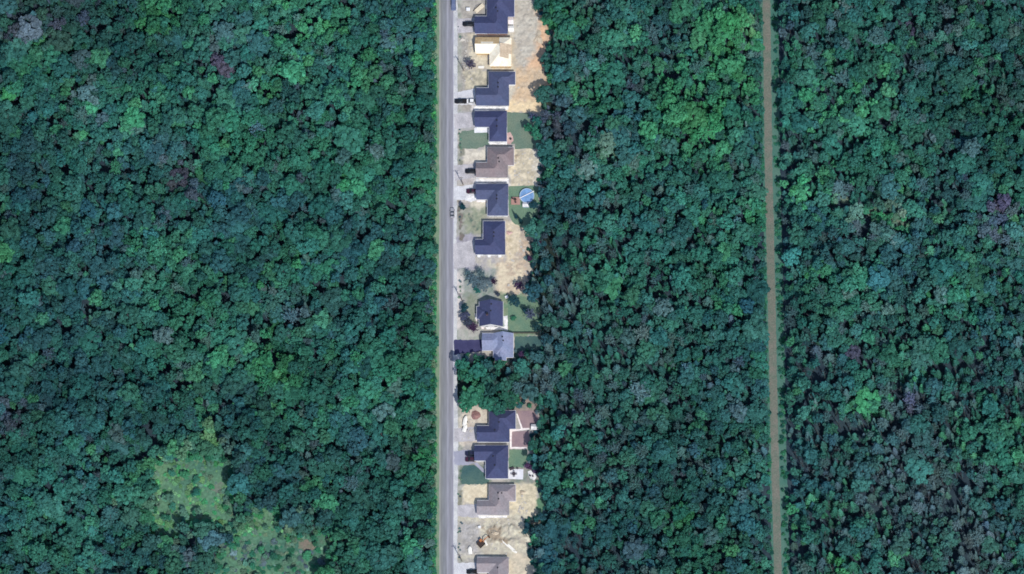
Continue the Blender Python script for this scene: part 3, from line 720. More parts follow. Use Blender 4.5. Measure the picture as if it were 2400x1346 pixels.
# ------------------------------------------------------------------ vehicles
def car(label, px, py, rz, paint, kind='suv', L=4.6, group=None, w=1.86):
    X, Y = W(px, py, 0.9); root = empty({'pickup': 'pickup_truck', 'van': 'cargo_van'}.get(kind, 'parked_car'), (X, Y, 0.035), rz)
    tag(root, label, {'pickup': 'pickup', 'van': 'van'}.get(kind, 'car'), group)
    h = w / 2
    def ring(x, z0, z1, hw, tw):
        zm = (z0 + z1) / 2
        return [(x, -hw * 0.96, z0), (x, hw * 0.96, z0), (x, hw, zm), (x, tw, z1), (x, -tw, z1), (x, -hw, zm)]
    hl = L / 2
    body = MB().loft([ring(-hl, 0.42, 0.78, h * 0.84, h * 0.74), ring(-hl + 0.18, 0.3, 0.92, h * 0.95, h * 0.84), ring(-hl * 0.45, 0.26, 0.98, h, h * 0.9),
                      ring(0.2, 0.26, 1.02, h, h * 0.9), ring(hl - 0.2, 0.3, 1.0, h * 0.97, h * 0.86), ring(hl, 0.42, 0.86, h * 0.86, h * 0.76)])
    body.build('body', paint, root)
    tw = h * 0.86
    if kind == 'pickup': xs = (-hl * 0.42, -hl * 0.1, 0.42, 0.62); zt = 1.75
    elif kind == 'van': xs = (-hl * 0.62, -hl * 0.35, hl - 0.25, hl - 0.08); zt = 2.1
    elif kind == 'sedan': xs = (-hl * 0.32, 0.05, hl * 0.42, hl * 0.72); zt = 1.44
    else: xs = (-hl * 0.4, -hl * 0.02, hl * 0.78, hl * 0.93); zt = 1.68
    zb = 0.99
    gl = MB(); gl.add([(xs[0], -tw, zb), (xs[0], tw, zb), (xs[3], tw, zb), (xs[3], -tw, zb), (xs[1], -tw * 0.8, zt - 0.05), (xs[1], tw * 0.8, zt - 0.05), (xs[2], tw * 0.8, zt - 0.05), (xs[2], -tw * 0.8, zt - 0.05)],
                      [(0, 1, 5, 4), (2, 3, 7, 6), (1, 2, 6, 5), (3, 0, 4, 7), (4, 5, 6, 7), (3, 2, 1, 0)])
    gl.build('window_glass', M['glass'] if kind != 'van' else paint, root)
    rf = MB(); rf.loft([[(xs[1] + 0.02, -tw * 0.8, zt - 0.05), (xs[1] + 0.02, tw * 0.8, zt - 0.05), (xs[1] + 0.12, tw * 0.72, zt), (xs[1] + 0.12, -tw * 0.72, zt)],
                        [(xs[2] - 0.02, -tw * 0.8, zt - 0.05), (xs[2] - 0.02, tw * 0.8, zt - 0.05), (xs[2] - 0.12, tw * 0.72, zt), (xs[2] - 0.12, -tw * 0.72, zt)]])
    rf.build('roof', paint, root)
    if kind == 'pickup':
        bd = MB(); bd.box(0.75, hl - 0.12, -h * 0.74, h * 0.74, 1.03, 1.05); bd.build('bed', M['rubber'], root)
        rl = MB(); rl.box(0.7, hl - 0.05, -h * 0.9, -h * 0.76, 0.98, 1.2); rl.box(0.7, hl - 0.05, h * 0.76, h * 0.9, 0.98, 1.2); rl.box(hl - 0.13, hl - 0.03, -h * 0.75, h * 0.75, 0.98, 1.19); rl.build('bed_side', paint, root)
    for sx in (-hl * 0.62, hl * 0.6):
        for sy in (-1, 1):
            wh = MB().tube([(sx, sy * (h - 0.2), 0.34), (sx, sy * (h + 0.015), 0.34)], [0.34, 0.34], 14).build('wheel', M['rubber'], root)
            MB().tube([(sx, sy * (h + 0.01), 0.34), (sx, sy * (h + 0.03), 0.34)], [0.2, 0.18], 10).build('rim', M['rim'], wh)
    for sy in (-1, 1):
        MB().box(-hl - 0.02, -hl + 0.14, sy * h * 0.62 - 0.16, sy * h * 0.62 + 0.16, 0.62, 0.76).build('headlight', M['lamp_white'], root)
        MB().box(hl - 0.12, hl + 0.02, sy * h * 0.66 - 0.12, sy * h * 0.66 + 0.12, 0.66, 0.84).build('tail_light', M['lamp_red'], root)
        MB().box(xs[0] + 0.1, xs[0] + 0.28, sy * (h + 0.06) - 0.09, sy * (h + 0.06) + 0.09, 1.0, 1.14).build('side_mirror', paint, root)
    return root

PI = math.pi
car('black car with pale windscreen parked before the topmost house', 1097, 56, 0.0, M['paint_black'], 'suv', 4.5)
car('long black pickup parked nearest the road on a pale driveway', 1080, 237, 0.0, M['paint_black'], 'pickup', 5.2)
car('white car parked between the black pickup and a navy-roofed house', 1102, 237, 0.0, M['paint_white'], 'suv', 3.9)
car('black car parked against the mauve-brown-roofed house', 1102, 401, 0.0, M['paint_black'], 'suv', 4.2)
car('dark maroon car parked before the navy-roofed house with the pool', 1106, 448, 0.0, M['paint_maroon'], 'suv', 4.6)
car('navy car parked beside a maroon one on the grey driveway', 1102, 1063, 0.0, M['paint_navy'], 'suv', 4.2)
car('maroon car parked below a navy one on the grey driveway', 1102, 1076.5, 0.0, M['paint_maroon'], 'suv', 4.2)
car('black pickup parked on the pale driveway at the bottom edge', 1107, 1340, 0.0, M['paint_black'], 'pickup', 4.8)
car('lone grey car with dark windows driving at the edge of the road', 1060, 499, -PI / 2, M['paint_grey'], 'sedan', 4.2, w=1.75)
car('blue-grey van standing on the road shoulder at the top edge', 1063, 8, PI / 2, M['paint_blue'], 'van', 6.0, w=2.1)

# excavator on the building site
def excavator(px, py, rz):
    X, Y = W(px, py, 1.5); root = empty('excavator', (X, Y, 0.05), rz); tag(root, 'small rust-brown excavator with its boom stretched over the building site', 'excavator')
    for s_ in (-1, 1):
        t = MB().loft([[(x, s_ * 0.95 - 0.25, z), (x, s_ * 0.95 + 0.25, z), (x, s_ * 0.95 + 0.25, z2), (x, s_ * 0.95 - 0.25, z2)] for x, z, z2 in ((-1.5, 0.25, 0.5), (-1.2, 0.0, 0.75), (1.2, 0.0, 0.75), (1.5, 0.25, 0.5))])
        t.build('track', M['rubber'], root)
    MB().box(-0.8, 0.8, -0.75, 0.75, 0.3, 0.85).build('undercarriage', M['steel_dark'], root)
    MB().loft([[(x, -w, 0.9), (x, w, 0.9), (x, w, z), (x, -w, z)] for x, w, z in ((-1.6, 0.8, 1.6), (-1.2, 1.1, 1.8), (0.9, 1.1, 1.75), (1.1, 1.0, 1.5))]).build('body', M['steel_dark'], root)
    cb = MB().box(0.0, 1.2, 0.15, 1.05, 1.76, 2.7).build('cab', M['orange'], root)
    MB().box(1.203, 1.22, 0.22, 0.98, 1.85, 2.6).build('window', M['glass'], cb)
    MB().tube([(0.9, -0.3, 1.3), (2.0, -0.3, 3.1), (3.6, -0.3, 3.0)], [0.26, 0.24, 0.16], 6).build('boom', M['orange'], root)
    MB().tube([(3.6, -0.3, 3.05), (4.3, -0.3, 1.2)], [0.18, 0.12], 6).build('arm', M['orange'], root)
    MB().loft([[(4.0, -0.7, 0.5), (4.0, 0.1, 0.5), (4.3, 0.1, 1.2), (4.3, -0.7, 1.2)], [(4.6, -0.7, 0.35), (4.6, 0.1, 0.35), (4.6, 0.1, 1.1), (4.6, -0.7, 1.1)]]).build('bucket', M['steel_dark'], root)
excavator(1127, 1273, math.radians(42))

# ------------------------------------------------------------------ pool, decks, furniture, fences, poles, building material
def pool():
    X, Y = W(1235, 459, 1.1); root = empty('swimming_pool', (X, Y, 0.02)); tag(root, 'round blue above-ground swimming pool on the back lawn', 'pool')
    n = 40; R = 3.0; v = []; f = []
    prof = [(R, 0), (R, 1.2), (R - 0.14, 1.2), (R - 0.14, 0.3)]
    for r, z in prof: v += [(r * math.cos(2 * PI * k / n), r * math.sin(2 * PI * k / n), z) for k in range(n)]
    for i in range(3):
        for k in range(n): f.append((i * n + k, i * n + (k + 1) % n, (i + 1) * n + (k + 1) % n, (i + 1) * n + k))
    MB().add(v, f).build('pool_wall', M['pool_wall'], root)
    MB().add([((R - 0.142) * math.cos(2 * PI * k / n), (R - 0.142) * math.sin(2 * PI * k / n), 1.08) for k in range(n)], [tuple(range(n))]).build('water', M['pool_water'], root)
    v = []; f = []
    for r, z in ((R + 0.12, 1.2), (R + 0.12, 1.26), (R - 0.2, 1.26), (R - 0.2, 1.203)): v += [(r * math.cos(2 * PI * k / n), r * math.sin(2 * PI * k / n), z) for k in range(n)]
    for i in range(4):
        for k in range(n): f.append((i * n + k, i * n + (k + 1) % n, ((i + 1) % 4) * n + (k + 1) % n, ((i + 1) % 4) * n + k))
    MB().add(v, f).build('rim', M['pool_wall'], root)
    for s_ in (-0.3, 0.3):
        MB().tube([(-2.6, -1.6 + s_, 0.1), (-2.6, -1.6 + s_, 2.0), (-2.2, -1.5 + s_, 2.0), (-2.2, -1.5 + s_, 0.5)], [0.04] * 4, 6).build('ladder_rail', M['trim'], root)
    # cover reel lying across the rim
    X2, Y2 = W(1219, 464, 1.45); X3, Y3 = W(1250, 449, 1.45)
    t = empty('pool_cover_reel', (X2, Y2, 1.30)); tag(t, 'long thin white pool cover reel lying across the blue pool', 'pool reel')
    dx, dy = X3 - X2, Y3 - Y2
    MB().tube([(0, 0, 0.16), (dx, dy, 0.16)], [0.16, 0.16], 8).build('roller', M['trim'], t)
    for (x, y) in ((0, 0), (dx, dy)): MB().tube([(x - 0.25, y, 0.16), (x + 0.25, y, 0.16)], [0.24, 0.24], 10).build('end_wheel', M['trim'], t)
pool()

def deck(label, px0, py0, px1, py1, z, mat, n=9):
    x0, y1 = W(px0, py0, z); x1, y0 = W(px1, py1, z)
    root = empty('wooden_deck', ((x0 + x1) / 2, (y0 + y1) / 2, 0)); tag(root, label, 'deck')
    w, d = (x1 - x0), (y1 - y0); bw = d / n
    proto = MB().box(-w / 2, w / 2, -bw * 0.46, bw * 0.46, z - 0.04, z).mesh('plank', mat)
    for k in range(n):
        p = bpy.data.objects.new('plank', proto); link(p, root); p.location = (random.uniform(-0.03, 0.03), -d / 2 + bw * (k + 0.5), random.uniform(-0.004, 0.004))
    for sx in (-1, 1):
        for sy in (-1, 1): MB().box(sx * (w / 2 - 0.2) - 0.06, sx * (w / 2 - 0.2) + 0.06, sy * (d / 2 - 0.2) - 0.06, sy * (d / 2 - 0.2) + 0.06, 0, z - 0.045).build('post', mat, root)
    return root
deck('pinkish-brown wooden deck between the house and the blue pool', 1198, 462, 1219, 480, 0.6, M['deck'], 12)

def table(label, px, py, z0=0.06, r=0.65, mat=None, grp=None):
    X, Y = W(px, py); root = empty('garden_table', (X, Y, z0)); tag(root, label, 'table', grp); mat = mat or M['trim_dark']
    MB().tube([(0, 0, 0.70), (0, 0, 0.75)], [r, r], 16).build('table_top', mat, root)
    MB().tube([(0, 0, 0.04), (0, 0, 0.70)], [0.05, 0.05], 8).build('stem', mat, root)
    MB().tube([(0, 0, 0.0), (0, 0, 0.04)], [0.3, 0.28], 12).build('foot', mat, root)
def chair(label, px, py, rz, z0=0.06, mat=None, grp=None):
    X, Y = W(px, py); root = empty('garden_chair', (X, Y, z0), rz); tag(root, label, 'chair', grp); mat = mat or M['trim_dark']
    MB().box(-0.3, 0.3, -0.3, 0.3, 0.4, 0.46).build('seat', mat, root)
    MB().box(-0.3, 0.3, 0.26, 0.33, 0.465, 1.0).build('backrest', mat, root)
    for sx in (-1, 1):
        MB().box(sx * 0.3 - 0.04, sx * 0.3 + 0.04, -0.28, 0.25, 0.62, 0.67).build('armrest', mat, root)
        for sy in (-1, 1): MB().box(sx * 0.26 - 0.03, sx * 0.26 + 0.03, sy * 0.25 - 0.03, sy * 0.25 + 0.03, 0, 0.4).build('leg', mat, root)
def sofa(label, px, py, rz, w=1.9):
    X, Y = W(px, py); root = empty('garden_sofa', (X, Y, 0.06), rz); tag(root, label, 'sofa'); mt = M['trim_dark']
    MB().box(-w / 2, w / 2, -0.4, 0.4, 0.12, 0.42).build('seat', mt, root)
    MB().box(-w / 2, w / 2, 0.3, 0.45, 0.425, 0.85).build('backrest', mt, root)
    for s_ in (-1, 1): MB().box(s_ * w / 2 - 0.08, s_ * w / 2 + 0.08, -0.4, 0.29, 0.425, 0.62).build('armrest', mt, root)
    for s_ in (-1, 1):
        for t_ in (-1, 1): MB().box(s_ * (w / 2 - 0.1) - 0.04, s_ * (w / 2 - 0.1) + 0.04, t_ * 0.3 - 0.04, t_ * 0.3 + 0.04, 0, 0.12).build('leg', mt, root)
table('dark round table in the middle of the white patio', 1205, 1112, r=0.75)
for k, (dx, dy, a_) in enumerate(((0, -5.5, 0), (0, 5.5, PI), (-5.5, 0, PI / 2), (5.5, 0, -PI / 2))):
    chair('grey chair %s the round table on the white patio' % ('above', 'below', 'on the house side of', 'on the lawn side of')[k], 1205 + dx, 1112 + dy, a_, mat=M['paint_grey'], grp='grey chairs around the patio table')
sofa('dark two-seat sofa at the house corner of the white patio', 1200, 1099.5, math.radians(20))
chair('single dark chair near the lawn corner of the white patio', 1213, 1099, math.radians(-20))
chair('dark chair on the round gravel pad, nearer the house', 1243, 1116, math.radians(70), grp='chairs on the round gravel pad')
chair('dark chair on the round gravel pad, nearer the forest', 1249, 1117, math.radians(-70), grp='chairs on the round gravel pad')
table('dark red-brown table on the deck near the pool', 1208, 470, 0.61, 0.6, M['steel_dark'])
chair('dark chair on the deck on the house side', 1202, 467, math.radians(90), 0.61)
chair('dark chair on the deck below the red-brown table', 1209, 476, PI, 0.61)
table('tiny dark table on the pink patio', 1197, 327, 0.06, 0.5)

def shed(name, label, px, py, w, d, h, mat, rmat, cat='shed', rz=0):
    X, Y = W(px, py, h); root = empty(name, (X, Y, 0.02), rz); tag(root, label, cat)
    MB().box(-w / 2, w / 2, -d / 2, d / 2, 0, h * 0.72).build('wall', mat, root)
    v, f = block_verts(-w / 2 - 0.12, -d / 2 - 0.12, w / 2 + 0.12, d / 2 + 0.12, 'x', 'gable', 'gable', h * 0.72 + 0.004, 2 * h * 0.28 / d)
    MB().add(v, f + [(3, 2, 1, 0)]).build('roof', rmat, root)
    MB().box(-w / 2 - 0.05, -w / 2 - 0.004, -0.4, 0.4, 0.02, h * 0.6).build('door', M['trim_dark'], root)
shed('garden_shed', 'small blue-white garden shed at the forest edge behind the soil yard', 1254, 1000, 3.2, 2.2, 2.3, M['paint_grey'], M['gravel_white'])
shed('garden_shed', 'tiny white shed behind the topmost house, upper of the two there', 1197, 48, 2.0, 2.6, 2.0, M['siding_white'], M['path_white'])
shed('garden_shed', 'white shed behind the topmost house, lower of the two there', 1197.5, 66, 2.1, 2.3, 2.2, M['siding_white'], M['lumber_white'])
shed('tool_shed', 'tiny pale blue shed beside the pool lawn', 1232, 479, 2.4, 1.7, 2.0, M['pool_wall'], M['gravel_white'])

def boat(label, px, py, rz, L=4.4):
    X, Y = W(px, py, 0.8); root = empty('covered_boat', (X, Y, 0.02), rz); tag(root, label, 'boat')
    st = [(-0.5, 0.75, 0.55, 1.05), (-0.2, 0.85, 0.42, 1.15), (0.2, 0.8, 0.42, 1.2), (0.42, 0.45, 0.5, 1.15), (0.5, 0.06, 0.7, 1.1)]
    MB().loft([[(x * L, -w, z1), (x * L, -w * 0.6, z0), (x * L, w * 0.6, z0), (x * L, w, z1)] for x, w, z0, z1 in st]).build('hull', M['paint_white'], root)
    MB().loft([[(x * L * 0.98, -w * 0.96, z1 + 0.004), (x * L * 0.98, w * 0.96, z1 + 0.004), (x * L * 0.98, 0, z1 + 0.25)] for x, w, z0, z1 in st]).build('cover', M['lumber_white'], root)
    for s_ in (-1, 1): MB().tube([(-0.1, s_ * 0.8, 0.3), (-0.1, s_ * 0.98, 0.3)], [0.3, 0.3], 12).build('wheel', M['rubber'], root)
    MB().box(-0.4 * L, 0.62 * L, -0.06, 0.06, 0.28, 0.40).build('trailer_beam', M['rim'], root)
boat('white covered boat on a trailer, upper of the two beside the reddish mulch heap', 1090.5, 987, math.radians(80))
boat('white covered boat on a trailer, lower of the two beside the reddish mulch heap', 1090, 1004, math.radians(70), 3.2)
boat('white covered boat standing on the building site near the road', 1102, 1290, math.radians(95), 3.2)

def stack(label, px, py, rz, L, w, n, layers, mat, z=0.0):
    X, Y = W(px, py); root = empty('lumber_stack', (X, Y, 0.05 + z), rz); tag(root, label, 'lumber', 'lumber stacks on the lots')
    bw = w / n; proto = MB().box(-L / 2, L / 2, -bw * 0.45, bw * 0.45, 0, 0.1).mesh('plank', mat)
    for l in range(layers):
        for k in range(n):
            p = link(bpy.data.objects.new('plank', proto), root); p.location = (random.uniform(-0.25, 0.25), -w / 2 + bw * (k + 0.5) + random.uniform(-0.03, 0.03), l * 0.12)
            p.rotation_euler = (0, 0, random.uniform(-0.02, 0.02))
stack('diagonal cream lumber stack in front of the topmost navy-roofed house', 1124, 20, math.radians(42), 4.2, 1.6, 6, 4, M['lumber'])
stack('narrow long white lumber stack pointing toward the pile by the forest', 1183, 1274, math.radians(-42), 3.0, 0.5, 3, 4, M['lumber_white'])
stack('broad white lumber stack on the building site near the forest', 1197, 1284, math.radians(-42), 3.6, 1.1, 5, 4, M['lumber_white'])
stack('short white lumber stack at the foot of the broad one', 1206, 1293, math.radians(-30), 2.0, 0.9, 4, 3, M['lumber_white'])
stack('small white lumber stack right beside the excavator', 1139, 1273, math.radians(-68), 2.0, 0.8, 4, 5, M['lumber_white'])
stack('white lumber stack between the unfinished house and the dirt yard', 1192.5, 106, math.radians(85), 2.8, 1.0, 5, 5, M['lumber_white'])
stack('small cream lumber stack below the unfinished house front', 1128, 158, math.radians(0), 2.2, 1.0, 5, 3, M['lumber_white'])
def beam(label, px, py, rz, L):
    X, Y = W(px, py); root = empty('roof_truss', (X, Y, 0.05), rz); tag(root, label, 'truss')
    m = M['steel_dark']
    MB().box(-L / 2, L / 2, -0.1, 0.1, 0, 0.2).build('bottom_chord', m, root)
    MB().tube([(-L / 2, 0, 0.15), (0, 0, 1.4)], [0.09, 0.09], 4).build('top_chord', m, root)
    MB().tube([(0, 0, 1.4), (L / 2, 0, 0.15)], [0.09, 0.09], 4).build('top_chord', m, root)
    MB().box(-0.06, 0.06, -0.06, 0.06, 0.2, 1.35).build('web', m, root)
beam('dark roof truss lying diagonally beside the cream lumber stack', 1118.5, 18, math.radians(42), 4.6)

def bin_(label, px, py, rz=0, s=1.0, mat=None):
    X, Y = W(px, py); root = empty('waste_container', (X, Y, 0.03), rz); tag(root, label, 'container'); mat = mat or M['paint_white']
    a_ = MB(); a_.loft([[(-0.6 * s, -0.5 * s, z), (0.6 * s, -0.5 * s, z), (0.6 * s, 0.5 * s, z), (-0.6 * s, 0.5 * s, z)] if z < 0.1 else [(-0.75 * s, -0.62 * s, z), (0.75 * s, -0.62 * s, z), (0.75 * s, 0.62 * s, z), (-0.75 * s, 0.62 * s, z)] for z in (0.0, 1.1)]).build('body', mat, root)
    MB().box(-0.8 * s, 0.8 * s, -0.66 * s, 0.66 * s, 1.104, 1.18).build('lid', mat, root)
bin_('white waste container between the road and the diagonal lumber stack', 1098, 24)
bin_('tiny white waste container by the corner of the plywood-roofed house', 1196, 120, 0.3, 0.8)
bin_('white waste container above the bare building site', 1124.5, 1237, 0.2, 0.7)
bin_('white waste container beside the small navy house, at the scrub edge', 1188, 698, 0.4, 0.8)
for k, (px, lb) in enumerate(((1123, 'nearest the road'), (1147, 'in the middle'), (1172, 'nearest the forest'))):
    bin_('white container along the wall above the grey scrub, %s of three' % lb, px, 602, 0.1 * k, 0.8)

def utility_pole(label, px, py, h=10.0):
    X, Y = W(px, py); root = empty('utility_pole', (X, Y, 0)); tag(root, label, 'utility pole', 'utility poles along the road')
    MB().tube([(0, 0, 0), (0, 0, h)], [0.2, 0.13], 10).build('post', M['pole'], root)
    ca = MB().box(-1.1, 1.1, -0.07, 0.07, h - 1.0, h - 0.85).build('crossarm', M['pole'], root)
    for k in (-0.95, 0, 0.95): MB().tube([(k, 0, h - 0.846), (k, 0, h - 0.62)], [0.05, 0.04], 6).build('insulator', M['rim'], ca)
    MB().tube([(0.3, 0, h - 2.6), (0.3, 0, h - 1.7)], [0.2, 0.2], 10).build('transformer', M['paint_grey'], root)
utility_pole('wooden utility pole in front of the unfinished plywood-roofed house', 1087, 166)
utility_pole('wooden utility pole by the driveway of the mauve-brown-roofed house', 1085.5, 433)
utility_pole('wooden utility pole near the grey scrub patch', 1083, 705)
utility_pole('wooden utility pole at the corner of the woodlot', 1086, 960)
utility_pole('wooden utility pole beside the building site boat', 1083, 1316, 11)

def fence(label, px0, py0, px1, py1, h=1.6):
    x0, y0 = W(px0, py0); x1, y1 = W(px1, py1); L = math.hypot(x1 - x0, y1 - y0); a_ = math.atan2(y1 - y0, x1 - x0)
    root = empty('garden_fence', (x0, y0, 0.0), a_); tag(root, label, 'fence')
    pm = MB().box(-0.07, 0.07, -0.07, 0.07, 0, h + 0.1).mesh('post', M['fence'])
    n = int(L / 2.2)
    for k in range(n + 1):
        p = link(bpy.data.objects.new('post', pm), root); p.location.x = k * L / n
    bm_ = MB().box(0, L / n - 0.16, 0.075, 0.1, 0, 0.2).mesh('board', M['fence'])
    for k in range(n):
        for j in range(7):
            p = link(bpy.data.objects.new('board', bm_), root); p.location = (k * L / n + 0.08, 0, 0.08 + j * 0.22)
fence('dark board fence between the green lawn and the dark lawn', 1199, 783, 1274, 783)

def mound(label, px, py, rx_, ry_, h, mat, seed, name='soil_mound', cat='mound', lobes=1.0):
    X, Y = W(px, py); n = 22; m = 7; v = []; f = []
    for i in range(m + 1):
        t = i / m
        for k in range(n):
            a_ = 2 * PI * k / n; q = 1 + lobes * (0.22 * math.sin(3 * a_ + seed) + 0.12 * math.sin(7 * a_ + seed * 2))
            r = (1 - t) * q; z = h * (1 - (1 - t) ** 1.6) * (0.9 + 0.15 * math.sin(5 * a_ + i)) - 0.05
            v.append((math.cos(a_) * r * rx_ * S, math.sin(a_) * r * ry_ * S, z))
    for i in range(m):
        for k in range(n): f.append((i * n + k, i * n + (k + 1) % n, (i + 1) * n + (k + 1) % n, (i + 1) * n + k))
    f.append(tuple(m * n + k for k in range(n)))
    o = MB().add(v, f).build(name, mat, smooth=True); o.location = (X, Y, 0); tag(o, label, cat); return o
mound('brown soil heap in the yard behind the taupe-roofed house', 1225, 1154, 8, 5.5, 0.9, M['mound'], 1)
mound('large brown soil heap in the middle of the building site', 1160, 1250, 14, 9, 1.6, M['mound'], 2)
mound('flat brown soil heap trailing from the large one', 1184, 1262, 10, 7, 1.0, M['mound'], 3)
mound('pale soil heap against the forest on the building site', 1212, 1248, 12, 6, 1.1, M['mound'], 4)
mound('ridge of pale soil above the building site heaps', 1200, 1234, 18, 4, 0.8, M['mound'], 5)
mound('small tan soil heap beside the brown-roofed house', 1212, 368, 6, 8, 0.7, M['mound'], 6)
mound('reddish soil heap behind the house with the wide gravel driveway', 1194, 546, 8, 5, 0.6, M['paver_pink'], 7)
mound('reddish mulch heap in the front yard by the two boats', 1115, 973, 11.5, 11, 0.7, M['mulch'], 8, 'mulch_mound', lobes=0.3)
mound('grey gravel heap in front of the unfinished house', 1084, 92, 7, 6, 0.9, M['rubble'], 9)
mound('clay heap at the forest edge in the topmost dirt yard', 1262, 88, 12, 18, 0.9, M['mound'], 10)

# loose rubble
rb_ = MB()
for (x0, y0, x1, y1, n) in ((1205, 0, 1280, 250, 90), (1084, 82, 1112, 200, 40), (1205, 352, 1262, 436, 70), (1190, 530, 1240, 690, 60), (1086, 1215, 1225, 1300, 110), (1212, 1160, 1236, 1210, 40), (1084, 955, 1110, 1030, 25)):
    for _ in range(n):
        X, Y = W(random.uniform(x0, x1), random.uniform(y0, y1)); s_ = random.choice((0.15, 0.2, 0.25, 0.4)) * random.uniform(0.7, 1.3); z = 0.0
        vsx = [(X + s_ * a_ * random.uniform(0.6, 1.1), Y + s_ * b_ * random.uniform(0.6, 1.1), z + s_ * c_) for c_ in (-0.2, 0.9) for a_, b_ in ((-1, -1), (1, -1), (1, 1), (-1, 1))]
        rb_.add(vsx, [(3, 2, 1, 0), (4, 5, 6, 7), (0, 1, 5, 4), (1, 2, 6, 5), (2, 3, 7, 6), (3, 0, 4, 7)])
tag(rb_.build('rubble', M['rubble']), 'loose stones and scraps scattered over the dirt yards', kind='stuff')

# ------------------------------------------------------------------ trees
def leaf_mesh(name, quads, vary):
    """quads: (n,4,3) corners; vary: n values."""
    n = len(quads); me = bpy.data.meshes.new(name)
    me.vertices.add(n * 4); me.vertices.foreach_set('co', quads.reshape(-1).astype(np.float32))
    me.loops.add(n * 4); me.loops.foreach_set('vertex_index', np.arange(n * 4, dtype=np.int32))
    me.polygons.add(n); me.polygons.foreach_set('loop_start', np.arange(0, n * 4, 4, dtype=np.int32))
    me.update(calc_edges=True)
    a_ = me.attributes.new('vary', 'FLOAT', 'POINT'); a_.data.foreach_set('value', np.repeat(vary, 4).astype(np.float32))
    me.materials.append(M['foliage']); return me

def quads_at(P, N, size, r, stretch=1.25):
    n = len(P); N = N / (np.linalg.norm(N, axis=1, keepdims=True) + 1e-9)
    t = r.normal(size=(n, 3)); A = np.cross(N, t); A /= np.linalg.norm(A, axis=1, keepdims=True) + 1e-9; B = np.cross(N, A)
    s_ = size[:, None]
    fold = N * s_ * r.uniform(-0.35, 0.35, (n, 1))
    return np.stack([P - A * s_ * stretch, P - B * s_ + fold, P + A * s_ * stretch, P + B * s_ - fold], 1)

def broad_crown(seed, R=2.5, top=12.0, nl=30, per=30, depth=2.7, gap=0.0):
    r = np.random.default_rng(seed)
    Q = []; V = []
    ax = r.uniform(0.74, 1.22, 2)
    for k in range(nl):
        u = r.uniform(-0.35, 1.0); ph = k * 2.399 + r.uniform(-0.5, 0.5)
        rad = math.sqrt(max(0, 1 - min(1, abs(u)) ** 2)); q = r.uniform(0.5, 1.04)
        c = np.array([math.cos(ph) * rad * R * q * ax[0], math.sin(ph) * rad * R * q * ax[1], top - depth + u * depth * q * 0.86])
        lr = r.uniform(0.24, 0.42) * R
        d = r.normal(size=(per, 3)); d += np.array([math.cos(ph) * rad * 0.6, math.sin(ph) * rad * 0.6, 0.75]); d /= np.linalg.norm(d, axis=1, keepdims=True)
        P = c + d * lr * r.uniform(0.75, 1.05, (per, 1)) * np.array([1, 1, 0.85])
        N = d + r.normal(size=(per, 3)) * 0.42
        Q.append(quads_at(P, N, r.uniform(0.2, 0.4, per), r)); V.append(np.clip(r.normal(0.5, 0.15) + r.normal(0, 0.15, per), 0, 1))
    return np.concatenate(Q), np.concatenate(V)

def conifer_crown(seed, R=1.9, top=13.0, base=2.0):
    r = np.random.default_rng(seed); Q = []; V = []
    z = base
    while z < top - 0.3:
        t = (z - base) / (top - base); rr = R * (1 - t) ** 0.85 + 0.15; nb = max(5, int(11 * (1 - t)) + 3)
        off = r.uniform(0, 6.28); vv_ = r.uniform(0.3, 0.7)
        for k in range(nb):
            a_ = off + 2 * PI * k / nb + r.uniform(-0.2, 0.2); L = rr * r.uniform(0.75, 1.1); m = max(3, int(L * 3.2))
            s_ = np.linspace(0.15, 1, m)
            P = np.stack([np.cos(a_) * L * s_, np.sin(a_) * L * s_, z - 0.3 * L * s_ ** 2 + 0.0 * s_], 1) + r.normal(0, 0.07, (m, 3))
            N = np.tile([math.cos(a_) * 0.25, math.sin(a_) * 0.25, 1.0], (m, 1)) + r.normal(0, 0.35, (m, 3))
            Q.append(quads_at(P, N, r.uniform(0.16, 0.28, m) * (1.15 - 0.4 * s_), r)); V.append(np.clip(vv_ + r.normal(0, 0.15, m), 0, 1))
        z += 0.5 * (1 - 0.35 * t)
    P = np.array([[0, 0, top - 0.2]]); Q.append(quads_at(P, np.array([[0, 0, 1.0]]), np.array([0.2]), r)); V.append(np.array([0.6]))
    return np.concatenate(Q), np.concatenate(V)

def sparse_crown(seed, R=2.3, top=11.5):
    """Thin, twiggy crown of a half-bare tree."""
    r = np.random.default_rng(seed); Q = []; V = []
    for k in range(34):
        ph = k * 2.399; el = r.uniform(0.15, 1.45); L = R * r.uniform(0.7, 1.15)
        b0 = np.array([0, 0, top - 5.0 + r.uniform(0, 2.0)]); d = np.array([math.cos(ph) * math.cos(el), math.sin(ph) * math.cos(el), math.sin(el) * 1.5])
        m = 16; s_ = np.linspace(0.25, 1, m)[:, None]
        P = b0 + d * L * s_ + r.normal(0, 0.2, (m, 3)) * s_
        # twigs: slim long slivers along the limb, then small leaves
        n = m; A = np.tile(d / np.linalg.norm(d), (n, 1)) + r.normal(0, 0.45, (n, 3)); A /= np.linalg.norm(A, axis=1, keepdims=True)
        B = np.cross(A, r.normal(size=(n, 3))); B /= np.linalg.norm(B, axis=1, keepdims=True)
        Q.append(np.stack([P - A * 0.4, P - B * 0.06, P + A * 0.4, P + B * 0.06], 1)); V.append(np.full(n, 0.75))
        Q.append(quads_at(P, r.normal(size=(n, 3)) + np.array([0, 0, 0.8]), r.uniform(0.12, 0.24, n), r)); V.append(np.clip(r.normal(0.5, 0.2, n), 0, 1))
    return np.concatenate(Q), np.concatenate(V)

